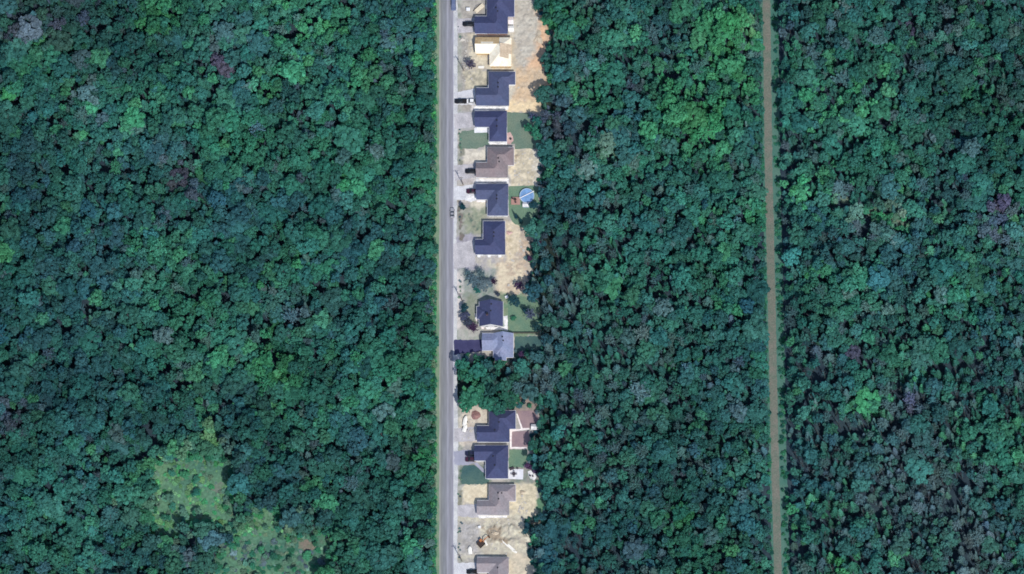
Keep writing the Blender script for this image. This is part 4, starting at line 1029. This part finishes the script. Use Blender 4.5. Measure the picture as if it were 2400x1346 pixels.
PROTO = []   # (mesh, kind)
for k in range(10): PROTO.append((leaf_mesh('crown', *broad_crown(100 + k, nl=26 + 2 * (k % 5), per=30, depth=2.3 + 0.2 * (k % 4))), 'broad'))
for k in range(3): PROTO.append((leaf_mesh('crown', *conifer_crown(200 + k, 1.7 + 0.2 * k)), 'conifer'))
for k in range(3): PROTO.append((leaf_mesh('crown', *sparse_crown(300 + k)), 'sparse'))
def snag_crown(seed, top=12.0):
    """Standing dead tree: bleached bare stem with short broken branches."""
    r = np.random.default_rng(seed); Q = []
    def stick(a, b, w0, w1):
        a = np.array(a, float); b = np.array(b, float); d = (b - a) / np.linalg.norm(b - a)
        for u in ((1, 0, 0), (0, 1, 0)):
            n = np.cross(d, u); n /= np.linalg.norm(n) + 1e-9
            Q.append(np.stack([a - n * w0, a + n * w0, b + n * w1, b - n * w1])[None])
    lx, ly = r.normal(0, 0.5, 2)
    stick((0, 0, 0), (lx * 0.5, ly * 0.5, top * 0.6), 0.24, 0.17); stick((lx * 0.5, ly * 0.5, top * 0.6), (lx, ly, top), 0.17, 0.06)
    for k in range(26):
        z = top * r.uniform(0.35, 0.97); a_ = r.uniform(0, 6.28); L = r.uniform(0.5, 1.5) * (1.1 - 0.5 * z / top); c = np.array([lx, ly]) * z / top
        stick((c[0], c[1], z), (c[0] + math.cos(a_) * L, c[1] + math.sin(a_) * L, z + L * r.uniform(0.0, 0.6)), 0.07, 0.03)
    Q = np.concatenate(Q); return Q, np.full(len(Q), 0.75)
for k in range(3): PROTO.append((leaf_mesh('crown', *snag_crown(400 + k)), 'snag'))
SNAG = [i for i, p in enumerate(PROTO) if p[1] == 'snag']
BROAD = [i for i, p in enumerate(PROTO) if p[1] == 'broad']; CONI = [i for i, p in enumerate(PROTO) if p[1] == 'conifer']; SPAR = [i for i, p in enumerate(PROTO) if p[1] == 'sparse']
BASE_R = {'broad': 2.55, 'conifer': 1.9, 'sparse': 2.3, 'snag': 1.9}; BASE_H = {'broad': 12.0, 'conifer': 13.0, 'sparse': 11.5, 'snag': 11.0}

def trunk_mesh(seed):
    r = random.Random(seed); m = MB()
    m.tube([(0, 0, -0.1), (0.08, 0.03, 3), (r.uniform(-.2, .2), r.uniform(-.2, .2), 7), (r.uniform(-.3, .3), r.uniform(-.3, .3), 11)], [0.22, 0.17, 0.11, 0.03], 6)
    for k in range(5):
        z = 5.5 + k * 1.0; a_ = k * 2.4 + r.uniform(-.4, .4); L = r.uniform(1.2, 1.9)
        m.tube([(0, 0, z), (math.cos(a_) * L * .6, math.sin(a_) * L * .6, z + .9), (math.cos(a_) * L, math.sin(a_) * L, z + 1.5)], [0.08, 0.05, 0.02], 5)
    return m.mesh('trunk', M['bark'])
TRUNKS = [trunk_mesh(k) for k in range(3)]

# colour of the leaves: a slow change of species across the map, with known bright / dark / reddish places
FK = 1.19
LEAF = {'teal': (45, 95, 86), 'green': (52, 109, 86), 'bright': (66, 136, 92), 'blue': (44, 80, 88), 'mauve': (80, 86, 106), 'maroon': (74, 56, 84), 'yellow': (98, 146, 104), 'olive': (98, 128, 110), 'pale': (84, 105, 110)}
LEAF = {k: np.array(lin(*v)) * FK for k, v in LEAF.items()}
NAME = {'teal': 'teal-green', 'green': 'mid-green', 'bright': 'bright green', 'blue': 'blue-grey', 'mauve': 'mauve-grey', 'maroon': 'dark maroon', 'yellow': 'yellow-green', 'olive': 'olive', 'pale': 'pale grey-green'}
SPOTS = [  # x, y, radius, species, weight
    (1115, 872, 32, 'bright', 0.7), (1150, 900, 80, 'green', 1.0), (1200, 900, 50, 'pale', 0.6), (1105, 930, 30, 'bright', 0.9),
    (125, 95, 22, 'maroon', 2), (32, 95, 20, 'maroon', 0.8), (90, 40, 50, 'mauve', 0.5), (180, 40, 60, 'mauve', 0.4), (80, 105, 14, 'bright', 2.5), (370, 40, 40, 'bright', 0.8), (8, 225, 16, 'bright', 3),
    (525, 150, 18, 'maroon', 0.7), (420, 415, 26, 'maroon', 0.5), (740, 30, 70, 'bright', 0.7), (870, 200, 60, 'bright', 0.8), (620, 220, 14, 'bright', 2), (705, 155, 20, 'bright', 1.5), (560, 330, 90, 'green', 0.8),
    (840, 370, 60, 'green', 0.8), (820, 430, 22, 'bright', 1.6), (980, 40, 60, 'green', 0.9), (1005, 130, 24, 'bright', 1.2), (1000, 430, 30, 'bright', 0.8), (940, 900, 120, 'green', 0.8), (960, 830, 60, 'green', 0.6),
    (490, 1025, 20, 'yellow', 3), (400, 1080, 50, 'bright', 0.8), (450, 1180, 110, 'olive', 0.5), (340, 1240, 60, 'bright', 0.7), (1000, 1085, 30, 'bright', 1.5), (620, 880, 80, 'bright', 0.7), (430, 660, 90, 'green', 0.8),
    (640, 1150, 70, 'blue', 1.0), (570, 960, 60, 'blue', 1.0), (180, 940, 120, 'blue', 0.7), (130, 700, 120, 'blue', 0.6), (250, 520, 90, 'blue', 0.7), (520, 520, 80, 'blue', 0.6), (880, 180, 30, 'mauve', 0.7), (320, 1300, 80, 'blue', 1.0),
    (80, 330, 60, 'blue', 0.7), (720, 1280, 34, 'maroon', 0.8), (660, 1310, 80, 'olive', 1.2), (540, 1290, 60, 'blue', 0.8), (820, 560, 90, 'blue', 0.7), (850, 760, 80, 'blue', 0.7), (30, 970, 30, 'mauve', 1.4),
    (1715, 80, 40, 'bright', 2.0), (1750, 70, 22, 'yellow', 1.6), (1680, 110, 70, 'bright', 1.3), (1620, 250, 70, 'bright', 1.2), (1680, 260, 40, 'bright', 1.6), (1640, 330, 50, 'bright', 1.0), (1565, 180, 24, 'bright', 1.5), (1740, 190, 30, 'bright', 1.0),
    (1400, 230, 60, 'green', 0.9), (1370, 215, 24, 'bright', 0.9), (1310, 50, 40, 'bright', 0.8), (1560, 330, 50, 'green', 0.7), (1585, 115, 18, 'mauve', 1.2), (1300, 280, 40, 'mauve', 1.6), (1480, 200, 30, 'mauve', 0.7), (1435, 360, 18, 'olive', 1.0),
    (1780, 500, 30, 'bright', 1.1), (1700, 620, 90, 'green', 0.6), (1350, 480, 70, 'blue', 0.5), (1300, 720, 70, 'pale', 0.6), (1500, 900, 90, 'pale', 0.4), (1420, 640, 90, 'green', 0.5), (1550, 1090, 60, 'blue', 0.5), (1450, 1280, 90, 'blue', 0.7), (1300, 1260, 60, 'blue', 1.2),
    (1580, 1215, 30, 'bright', 1.0), (1340, 960, 30, 'mauve', 1.2), (1275, 880, 30, 'pale', 1.6), (1490, 580, 60, 'teal', 0.8), (1790, 850, 30, 'green', 1.0), (1345, 700, 40, 'pale', 0.6),
    (2345, 490, 26, 'maroon', 1.3), (2325, 515, 24, 'mauve', 1.2), (2320, 490, 14, 'olive', 1.2), (1880, 440, 40, 'bright', 1.2), (2000, 190, 60, 'bright', 0.9), (1930, 240, 40, 'bright', 0.8), (2050, 320, 60, 'green', 0.9), (2140, 65, 16, 'maroon', 1.5),
    (2130, 590, 70, 'blue', 1.2), (1930, 560, 60, 'blue', 0.8), (2260, 430, 60, 'blue', 0.6), (2370, 300, 60, 'green', 0.6), (2090, 510, 40, 'olive', 1.2), (1970, 460, 18, 'mauve', 1.6), (2060, 520, 40, 'olive', 0.5),
    (2045, 950, 22, 'bright', 2.2), (2135, 945, 26, 'mauve', 1.8), (2120, 980, 34, 'pale', 1.2), (2010, 830, 18, 'maroon', 1.2), (2240, 1030, 30, 'bright', 0.9), (2360, 1100, 40, 'bright', 0.9), (2280, 1290, 60, 'pale', 0.7), (2100, 1090, 120, 'pale', 0.5),
    (2200, 1180, 100, 'pale', 0.6), (1970, 1335, 30, 'bright', 1.4), (1930, 870, 60, 'blue', 0.7), (2260, 700, 80, 'green', 0.6), (2260, 595, 20, 'bright', 1.2), (2170, 690, 12, 'bright', 1.5), (2350, 900, 70, 'blue', 0.5), (1900, 1120, 70, 'blue', 0.6), (2330, 760, 60, 'blue', 0.5),
]
def species(px, py, r):
    w = {'teal': 0.55 + 1.6 * max(0, float(vnoise(px, py, 120, 11)) - 0.45), 'green': 0.15 + 2.4 * max(0, float(vnoise(px, py, 90, 12)) - 0.5),
         'blue': 0.12 + 2.6 * max(0, float(vnoise(px, py, 100, 13)) - 0.55), 'pale': 0.04 + (0.12 if px > 1250 else 0) + 0.9 * max(0, float(vnoise(px, py, 60, 14)) - 0.6), 'bright': 0.05 + 0.8 * max(0, float(vnoise(px, py, 70, 15)) - 0.66), 'mauve': 0.035}
    for (sx, sy, sr, sp, sw) in SPOTS:
        d2 = ((px - sx) ** 2 + (py - sy) ** 2) / (sr * sr)
        if d2 < 6: w[sp] = w.get(sp, 0) + sw * 2.0 * math.exp(-d2)
    ks = list(w); tot = sum(w.values()); t = r.uniform(0, tot)
    mean = sum(LEAF[k] * w[k] for k in ks) / tot
    for k in ks:
        t -= w[k]
        if t <= 0: break
    return k, mean
def tint_of(sp, r, spread=0.13, mean=None, bright=1.0):
    c = LEAF[sp]
    if mean is not None: c = c * 0.5 + mean * 0.5
    c = c * math.exp(r.gauss(0, spread)) * bright
    return np.clip(c * np.array([math.exp(r.gauss(0, 0.08)), 1.0, math.exp(r.gauss(0, 0.07))]), 0.003, 0.8)

# where trees stand (crown centres on the map as seen; W() brings them down to the ground)
rt = random.Random(21)
CELL = 30.0; gridd = {}
def near_ok(x, y, r, k=0.53):
    ci, cj = int(x // CELL), int(y // CELL)
    for i in range(ci - 2, ci + 3):
        for j in range(cj - 2, cj + 3):
            for (x2, y2, r2) in gridd.get((i, j), ()):
                if (x - x2) ** 2 + (y - y2) ** 2 < ((r + r2) * k) ** 2: return False
    return True
def put(x, y, r): gridd.setdefault((int(x // CELL), int(y // CELL)), []).append((x, y, r))

# candidate field computed at once
NC = 80000
cxs = RNG.uniform(-170, 2570, NC); cys = RNG.uniform(-190, 1500, NC)
rad = np.clip(np.exp(RNG.normal(math.log(12.0), 0.40, NC)), 5.5, 29)      # pixels
rad = np.where(cxs > 1240, rad * 0.9, rad)
rad[NC // 2:] = np.clip(rad[NC // 2:] * 0.7, 5, 13)                      # small ones fill the gaps afterwards
dl = np.maximum(poly_sd(cxs, cys, LOT_N), poly_sd(cxs, cys, LOT_S))
droad = np.where(cxs < 1046, 1016 - cxs, np.where(cxs < 1100, cxs - 1073, 99))
dtr = np.maximum(track_x(cys) - 12 - cxs, cxs - (track_x(cys) + 27))
dm = np.maximum(poly_sd(cxs, cys, MEADOW), poly_sd(cxs, cys, GLADE))
woodlot = (cxs > 1060) & (cxs < 1082) & (cys > 838) & (cys < 955)
TREES = []   # px, py, r_px, proto, height, species, tint
openness = vnoise(cxs, cys, 55, 31)
ragged = vnoise(cxs, cys, 13, 36)
stand = vnoise(cxs, cys, 210, 34) * 0.5 + vnoise(cxs, cys, 75, 35) * 0.5      # stands of paler and darker trees
hfield = vnoise(cxs + 0.5 * cys, cys, 46, 32) * 0.6 + vnoise(cxs, cys, 24, 33) * 0.4
for i in range(NC):
    x, y, r = float(cxs[i]), float(cys[i]), float(rad[i])
    if dl[i] > -r * 0.5 + (ragged[i] - 0.5) * 26 or droad[i] < r * 0.7 or dtr[i] < r * 0.75 or woodlot[i]: continue
    sapling = dm[i] > -6
    if sapling:
        if rt.random() > (0.7 if dm[i] < 5 else (0.32 if dm[i] < 14 else 0.07)): continue
        r = min(r, 5 + 4 * rt.random())
    if i >= NC // 2 and rt.random() > 0.75: continue
    if openness[i] > 0.86 and rt.random() < 0.6: continue
    if not near_ok(x, y, r): continue
    put(x, y, r)
    sp, mean_c = species(x, y, rt)
    u = rt.random()
    pal = 0.5 if sp in ('pale', 'mauve') else 0.03
    cz = 0.5 if (1240 < x < 1460 and 560 < y) or (x > 1840 and y > 780) else (0.28 if x > 1240 else 0.14)
    p = rt.choice(SPAR) if u < pal else (rt.choice(CONI) if u < pal + cz else rt.choice(BROAD))
    if cz > 0.4 and rt.random() < 0.13: p = rt.choice(SNAG); sp = 'pale'
    h = 6.8 + 4.6 * min(1.0, r / 20) + 7.0 * (hfield[i] - 0.5) + rt.gauss(0, 1.7)
    h = max(5.0, min(15.0, h))
    edge = min(-dl[i], droad[i], dtr[i], 60.0)
    if edge < 22: h *= 0.95 if -dl[i] < 22 else 0.85
    if sapling:
        h = rt.uniform(1.8, 4.5) if dm[i] > 4 else rt.uniform(3.0, 6.5); p = rt.choice(BROAD); sp = rt.choice(('green', 'olive', 'bright', 'teal', 'olive')); mean_c = LEAF['green']
    TREES.append((x, y, r, p, h, sp, tint_of(sp, rt, 0.13, mean_c, math.exp(0.75 * (float(stand[i]) - 0.5))) * (np.array([1.1, 1.1, 1.13]) if x > 1240 else np.array([1.06, 1.04, 1.06])), edge))

def tree_xform(t):
    px, py, r, p, h = t[:5]; kind = PROTO[p][1]
    X, Y = W(px, py, h * 0.8); s_ = r * S / BASE_R[kind]
    if kind == 'conifer': s_ *= 0.85
    if kind == 'snag': s_ = 0.9
    return X, Y, s_, h / BASE_H[kind]

# the largest crowns in view are trees of their own
inview = [k for k, t in enumerate(TREES) if 6 < t[0] < 2394 and 6 < t[1] < 1340]
inview.sort(key=lambda k: -TREES[k][2])
single = set(inview[:290])
proto_obj = {}
trunk_obj = None
REG = lambda x: 'forest across the road' if x < 1046 else ('forest between houses and track' if x < 1812 else 'forest beyond the track')
def add_tree(name, t, label, group=None, cat='tree', zscale=None):
    global trunk_obj
    X, Y, s_, sz = tree_xform(t); p = t[3]
    root = empty(name, (X, Y, -0.05), rt.uniform(0, 6.28), (s_, s_, zscale or sz)); tag(root, label, cat, group)
    c = bpy.data.objects.new('crown', PROTO[p][0]); link(c, root); c['tint'] = [float(v) for v in t[6]]
    tk = bpy.data.objects.new('trunk', TRUNKS[p % 3]); link(tk, root)
    proto_obj.setdefault(p, c)
    if trunk_obj is None: trunk_obj = tk
    return root
FAM = {}
for k in sorted(single):
    t = TREES[k]; kind = PROTO[t[3]][1]
    kw = {'broad': 'broad-crowned', 'conifer': 'pointed', 'sparse': 'half-bare', 'snag': 'bare dead'}[kind]
    reg = 'woodlot between the houses' if (1060 < t[0] < 1262 and 820 < t[1] < 960) else REG(t[0])
    sz_ = 'very large' if t[2] > 22 else 'large'
    band = 'upper' if t[1] < 449 else ('middle' if t[1] < 897 else 'lower')
    FAM.setdefault((sz_, NAME[t[5]], kw, reg, band), []).append(k)
ORD = 'first second third fourth fifth sixth seventh eighth ninth tenth eleventh twelfth'.split()
for (sz_, nm, kw, reg, band), ks in FAM.items():
    ks.sort(key=lambda k: TREES[k][1])
    for q, k in enumerate(ks):
        what = '%s %s %s tree' % (sz_, nm, kw)
        lb = ('only %s in %s %s' % (what, band, reg)) if len(ks) == 1 else ('%s, %s from top, %s %s' % (what, ORD[q] if q < 12 else '%dth' % (q + 1), band, reg))
        add_tree('forest_tree', TREES[k], lb, '%s %s trees, %s' % (nm, kw, reg))

# trees and shrubs of the gardens: px, py, r_px, kind, height, species, label
GARDEN = [
    (1102, 150, 13, 'sparse', 6.0, 'mauve', 'dark leafless-looking tree in front of the unfinished house', 'tree'),
    (1248, 274, 11, 'sparse', 7.0, 'mauve', 'mauve-grey thin tree at the top corner of the grey-green back lawn', 'tree'),
    (1240, 300, 10, 'broad', 7.0, 'green', 'green round tree leaning over the grey-green back lawn', 'tree'),
    (1258, 312, 12, 'broad', 8.0, 'green', 'green tree at the forest corner of the grey-green back lawn', 'tree'),
    (1262, 285, 12, 'broad', 8.0, 'teal', 'teal tree between the dirt yard and the grey-green back lawn', 'tree'),
    (1084, 484, 7, 'broad', 3.5, 'blue', 'small dark bush by the road opposite the lone car', 'bush'),
    (1250, 481, 8, 'broad', 4.5, 'blue', 'dark round bush just below the blue pool', 'bush'),
    (1208, 503, 5, 'conifer', 6.0, 'blue', 'slim dark conifer nearest the house below the pool', 'tree'),
    (1219, 513, 5, 'conifer', 6.5, 'blue', 'slim dark conifer in the middle of the lawn below the pool', 'tree'),
    (1246, 517, 9, 'conifer', 8.0, 'blue', 'broad dark conifer at the forest end of the lawn below the pool', 'tree'),
    (1258, 545, 9, 'broad', 6.0, 'green', 'green bush at the forest edge beside the tan yard', 'bush'),
    (1263, 569, 9, 'broad', 5.0, 'maroon', 'dark maroon bush at the forest edge beside the tan yard', 'bush'),
    (1240, 602, 8, 'conifer', 6.0, 'maroon', 'dark maroon pointed tree standing out into the tan yard', 'tree'),
    (1108, 658, 17, 'sparse', 6.5, 'pale', 'wide grey-green half-bare scrub tree in the empty lot', 'tree'),
    (1126, 640, 12, 'sparse', 6.0, 'pale', 'upper grey scrub tree in the empty lot', 'tree'),
    (1136, 668, 13, 'broad', 5.0, 'pale', 'leafy grey-green scrub tree nearest the small navy house', 'tree'),
    (1097, 640, 8, 'sparse', 4.0, 'pale', 'small grey scrub tree by the gravel driveway', 'tree'),
    (1120, 676, 9, 'broad', 4.0, 'teal', 'low teal bush under the grey scrub', 'bush'),
    (1157, 660, 9, 'sparse', 5.0, 'maroon', 'dark mauve bush between the scrub and the tan yard', 'bush'),
    (1217, 670, 9, 'broad', 4.5, 'maroon', 'maroon bush on the tan soil above the green back lawn', 'bush'),
    (1166, 690, 5, 'broad', 3.0, 'mauve', 'tiny dark bush above the small navy roof peak', 'bush'),
    (1206, 706, 11, 'broad', 5.5, 'blue', 'dark green bush at the corner of the small navy house', 'bush'),
    (1243, 737, 14, 'sparse', 7.0, 'mauve', 'large mauve-grey bare tree in the green back lawn', 'tree'),
    (1232, 728, 8, 'broad', 5.0, 'blue', 'dark tree touching the mauve bare tree', 'tree'),
    (1204, 746, 5, 'broad', 2.0, 'green', 'small green bush on the back lawn beside the white patio', 'bush'),
    (1258, 766, 9, 'broad', 5.0, 'blue', 'dark bush at the forest end of the dark fence', 'bush'),
    (1088, 722, 9, 'broad', 4.5, 'blue', 'upper dark hedge bush in front of the small navy house', 'bush'),
    (1090, 741, 9, 'broad', 4.5, 'mauve', 'middle dark hedge bush in front of the small navy house', 'bush'),
    (1096, 757, 9, 'broad', 4.5, 'mauve', 'lower dark hedge bush in front of the small navy house', 'bush'),
    (1108, 768, 14, 'sparse', 5.0, 'maroon', 'brownish maroon round tree above the dark asphalt driveway', 'tree'),
    (1247, 820, 7, 'conifer', 7.5, 'blue', 'slim black-green conifer on the dark lawn', 'tree'),
    (1222, 832, 7, 'broad', 4.5, 'maroon', 'maroon bush at the woodlot corner behind the grey roof', 'bush'),
    (1208, 822, 4, 'broad', 1.6, 'pale', 'tiny pale bush beside the grey-roofed house corner', 'bush'),
    (1092, 836, 8, 'conifer', 6.0, 'blue', 'black-green conifer at the woodlot end of the asphalt driveway', 'tree'),
    (1235, 1092, 6, 'broad', 2.5, 'maroon', 'maroon bush nearest the lawn in the row behind the patio', 'bush'),
    (1244, 1096, 6, 'broad', 2.5, 'maroon', 'maroon bush in the middle of the row behind the patio', 'bush'),
    (1253, 1102, 6, 'broad', 2.5, 'maroon', 'maroon bush nearest the forest in the row behind the patio', 'bush'),
    (1234, 1228, 10, 'conifer', 8.0, 'blue', 'dark blue-green conifer jutting over the building site', 'tree'),
    (1246, 1290, 10, 'conifer', 8.0, 'blue', 'dark conifer at the forest edge by the white lumber', 'tree'),
    (1100, 938, 8, 'broad', 4.0, 'bright', 'bright green bush at the road corner of the woodlot', 'bush'),
]
for k, (px, py, r, kd, h, sp, lb, ct) in enumerate(GARDEN):
    p = {'broad': BROAD, 'conifer': CONI, 'sparse': SPAR}[kd][k % 3]
    c = tint_of(sp, rt, 0.05) * (0.7 if 'dark' in lb or 'black' in lb else 1.0)
    add_tree('garden_tree' if ct == 'tree' else 'garden_bush', (px, py, r, p, h, sp, c), lb, None, ct)
for p in range(len(PROTO)):
    if p not in proto_obj:      # make sure every crown shape stands somewhere as a tree
        k = next((k for k in inview if k not in single and TREES[k][3] == p), None)
        if k is not None:
            single.add(k); t = TREES[k]
            add_tree('forest_tree', t, '%s %s %s tree in the %s' % (('slim', 'leaning', 'short')[p % 3], {'snag': 'bleached dead', 'conifer': 'pointed', 'sparse': 'half-bare', 'broad': 'rounded'}[PROTO[p][1]], NAME[t[5]], REG(t[0])), 'other large trees, ' + REG(t[0]))

# the rest of the forest: one mass
def scatter(name, pts, label, with_trunk=True):
    me = bpy.data.meshes.new(name); n = len(pts)
    me.vertices.add(n); me.vertices.foreach_set('co', np.array([p[0] for p in pts], np.float32).ravel())
    def attr(nm, ty, key, data):
        a_ = me.attributes.new(nm, ty, 'POINT'); a_.data.foreach_set(key, np.array(data).ravel())
    attr('rot', 'FLOAT_VECTOR', 'vector', np.array([p[1] for p in pts], np.float32))
    attr('scl', 'FLOAT_VECTOR', 'vector', np.array([p[2] for p in pts], np.float32))
    attr('shape', 'INT', 'value', np.array([p[3] for p in pts], np.int32))
    attr('tint', 'FLOAT_COLOR', 'color', np.array([[*p[4], 1.0] for p in pts], np.float32))
    o = link(bpy.data.objects.new(name, me)); tag(o, label, kind='stuff')
    ng = bpy.data.node_groups.new(name + '_nodes', 'GeometryNodeTree')
    ng.interface.new_socket('Geometry', in_out='INPUT', socket_type='NodeSocketGeometry'); ng.interface.new_socket('Geometry', in_out='OUTPUT', socket_type='NodeSocketGeometry')
    N = ng.nodes; L = ng.links
    gi = N.new('NodeGroupInput'); go = N.new('NodeGroupOutput'); jn = N.new('GeometryNodeJoinGeometry')
    def named(nm, ty):
        a_ = N.new('GeometryNodeInputNamedAttribute'); a_.data_type = ty; a_.inputs['Name'].default_value = nm
        return next(s_ for s_ in a_.outputs if s_.name == 'Attribute' and s_.enabled)
    rot = named('rot', 'FLOAT_VECTOR'); scl = named('scl', 'FLOAT_VECTOR'); shp = named('shape', 'INT')
    e2r = N.new('FunctionNodeEulerToRotation'); L.new(rot, e2r.inputs[0])
    def inst(obj, sel=None):
        oi = N.new('GeometryNodeObjectInfo'); oi.transform_space = 'ORIGINAL'; oi.inputs['Object'].default_value = obj; oi.inputs['As Instance'].default_value = True
        ip = N.new('GeometryNodeInstanceOnPoints'); L.new(gi.outputs[0], ip.inputs['Points']); L.new(oi.outputs['Geometry'], ip.inputs['Instance'])
        L.new(e2r.outputs[0], ip.inputs['Rotation']); L.new(scl, ip.inputs['Scale'])
        if sel is not None:
            cp = N.new('FunctionNodeCompare'); cp.data_type = 'INT'; cp.operation = 'EQUAL'
            si = [s_ for s_ in cp.inputs if s_.enabled]; L.new(shp, si[0]); si[1].default_value = sel
            L.new(cp.outputs[0], ip.inputs['Selection'])
        L.new(ip.outputs[0], jn.inputs[0])
    for p in sorted(set(q[3] for q in pts)): inst(proto_obj[p], p)
    if with_trunk: inst(trunk_obj)
    L.new(jn.outputs[0], go.inputs[0])
    md = o.modifiers.new('scatter', 'NODES'); md.node_group = ng
    return o
mass = []
for k, t in enumerate(TREES):
    if k in single: continue
    X, Y, s_, sz = tree_xform(t)
    mass.append(((X, Y, -0.05), (rt.gauss(0, 0.04), rt.gauss(0, 0.04), rt.uniform(0, 6.28)), (s_, s_ * rt.uniform(0.85, 1.15), sz), t[3], t[6]))
scatter('forest', mass, 'dense teal-green mixed forest canopy on both sides of the road and track')

# undergrowth: low bushes of the clearings, verges and forest edges
ug = []
def bush(px, py, r_px, h, sp, p=None):
    X, Y = W(px, py, h * 0.7); p = rt.choice(BROAD) if p is None else p
    s_ = r_px * S / 2.55
    # a bush is only the crown: sink the stem part
    ug.append(((X, Y, h - 12 * (h / 5.2)), (0, 0, rt.uniform(0, 6.28)), (s_, s_, h / 5.2), p, tint_of(sp, rt, 0.2)))
for _ in range(1500):
    x, y = rt.uniform(320, 800), rt.uniform(1060, 1400)
    if poly_sd(np.array([x]), np.array([y]), MEADOW)[0] < rt.uniform(-44, 6): continue
    if (718 - x) ** 2 + (1279 - y) ** 2 < rt.uniform(8, 22) ** 2 or (512 - x) ** 2 + (1142 - y) ** 2 < rt.uniform(6, 20) ** 2: continue
    b_ = rt.random() ** 3; bush(x, y, 2 + 4.0 * b_ + rt.uniform(0, 2), 0.15 + 1.0 * b_, rt.choice(('yellow', 'yellow', 'olive', 'bright') if y < 1260 else ('olive', 'olive', 'pale', 'green')))
for _ in range(120):
    x, y = rt.uniform(1950, 2160), rt.uniform(445, 550)
    if poly_sd(np.array([x]), np.array([y]), GLADE)[0] < -8: continue
    bush(x, y, rt.uniform(3, 6), rt.uniform(0.4, 1.2), rt.choice(('olive', 'pale', 'green', 'green')))
for _ in range(900):
    y = rt.uniform(-60, 1420); d = abs(rt.gauss(0, 6)); bush(1018 - d, y, rt.uniform(3, 7), rt.uniform(0.6, 3.0), rt.choice(('bright', 'green', 'green', 'olive')))
for _ in range(420):
    y = rt.uniform(-60, 1420); bush(float(track_x(y)) + rt.choice((-16, -15, 16, 20, 24)) + rt.gauss(0, 1.2), y, rt.uniform(2.5, 5), rt.uniform(0.4, 1.4), rt.choice(('green', 'teal', 'green')))
for poly in (LOT_N, LOT_S):
    n = len(poly)
    for i in range(n):
        (x0, y0), (x1, y1) = poly[i], poly[(i + 1) % n]
        if max(x0, x1) < 1180: continue
        L_ = math.hypot(x1 - x0, y1 - y0)
        for _ in range(int(L_ / 5)):
            t = rt.random(); bush(x0 + (x1 - x0) * t + 6 + rt.gauss(0, 5), y0 + (y1 - y0) * t + rt.gauss(0, 4), rt.uniform(3, 6), rt.uniform(0.5, 2.0), rt.choice(('green', 'teal', 'pale', 'blue')))
for _ in range(45):
    x, y = 1078 + rt.gauss(0, 2.5), rt.choice((rt.uniform(0, 200), rt.uniform(300, 380), rt.uniform(480, 560), rt.uniform(640, 700), rt.uniform(840, 1000), rt.uniform(1100, 1180), rt.uniform(1220, 1310)))
    bush(x, y, rt.uniform(1.2, 2.6), rt.uniform(0.15, 0.4), rt.choice(('olive', 'pale', 'pale')))
scatter('undergrowth', ug, 'low bushes and weeds along the verges, forest edges and clearings', with_trunk=False)
print('TREES', len(TREES), 'mass', len(mass), 'ug', len(ug), 'objs', len(bpy.data.objects))
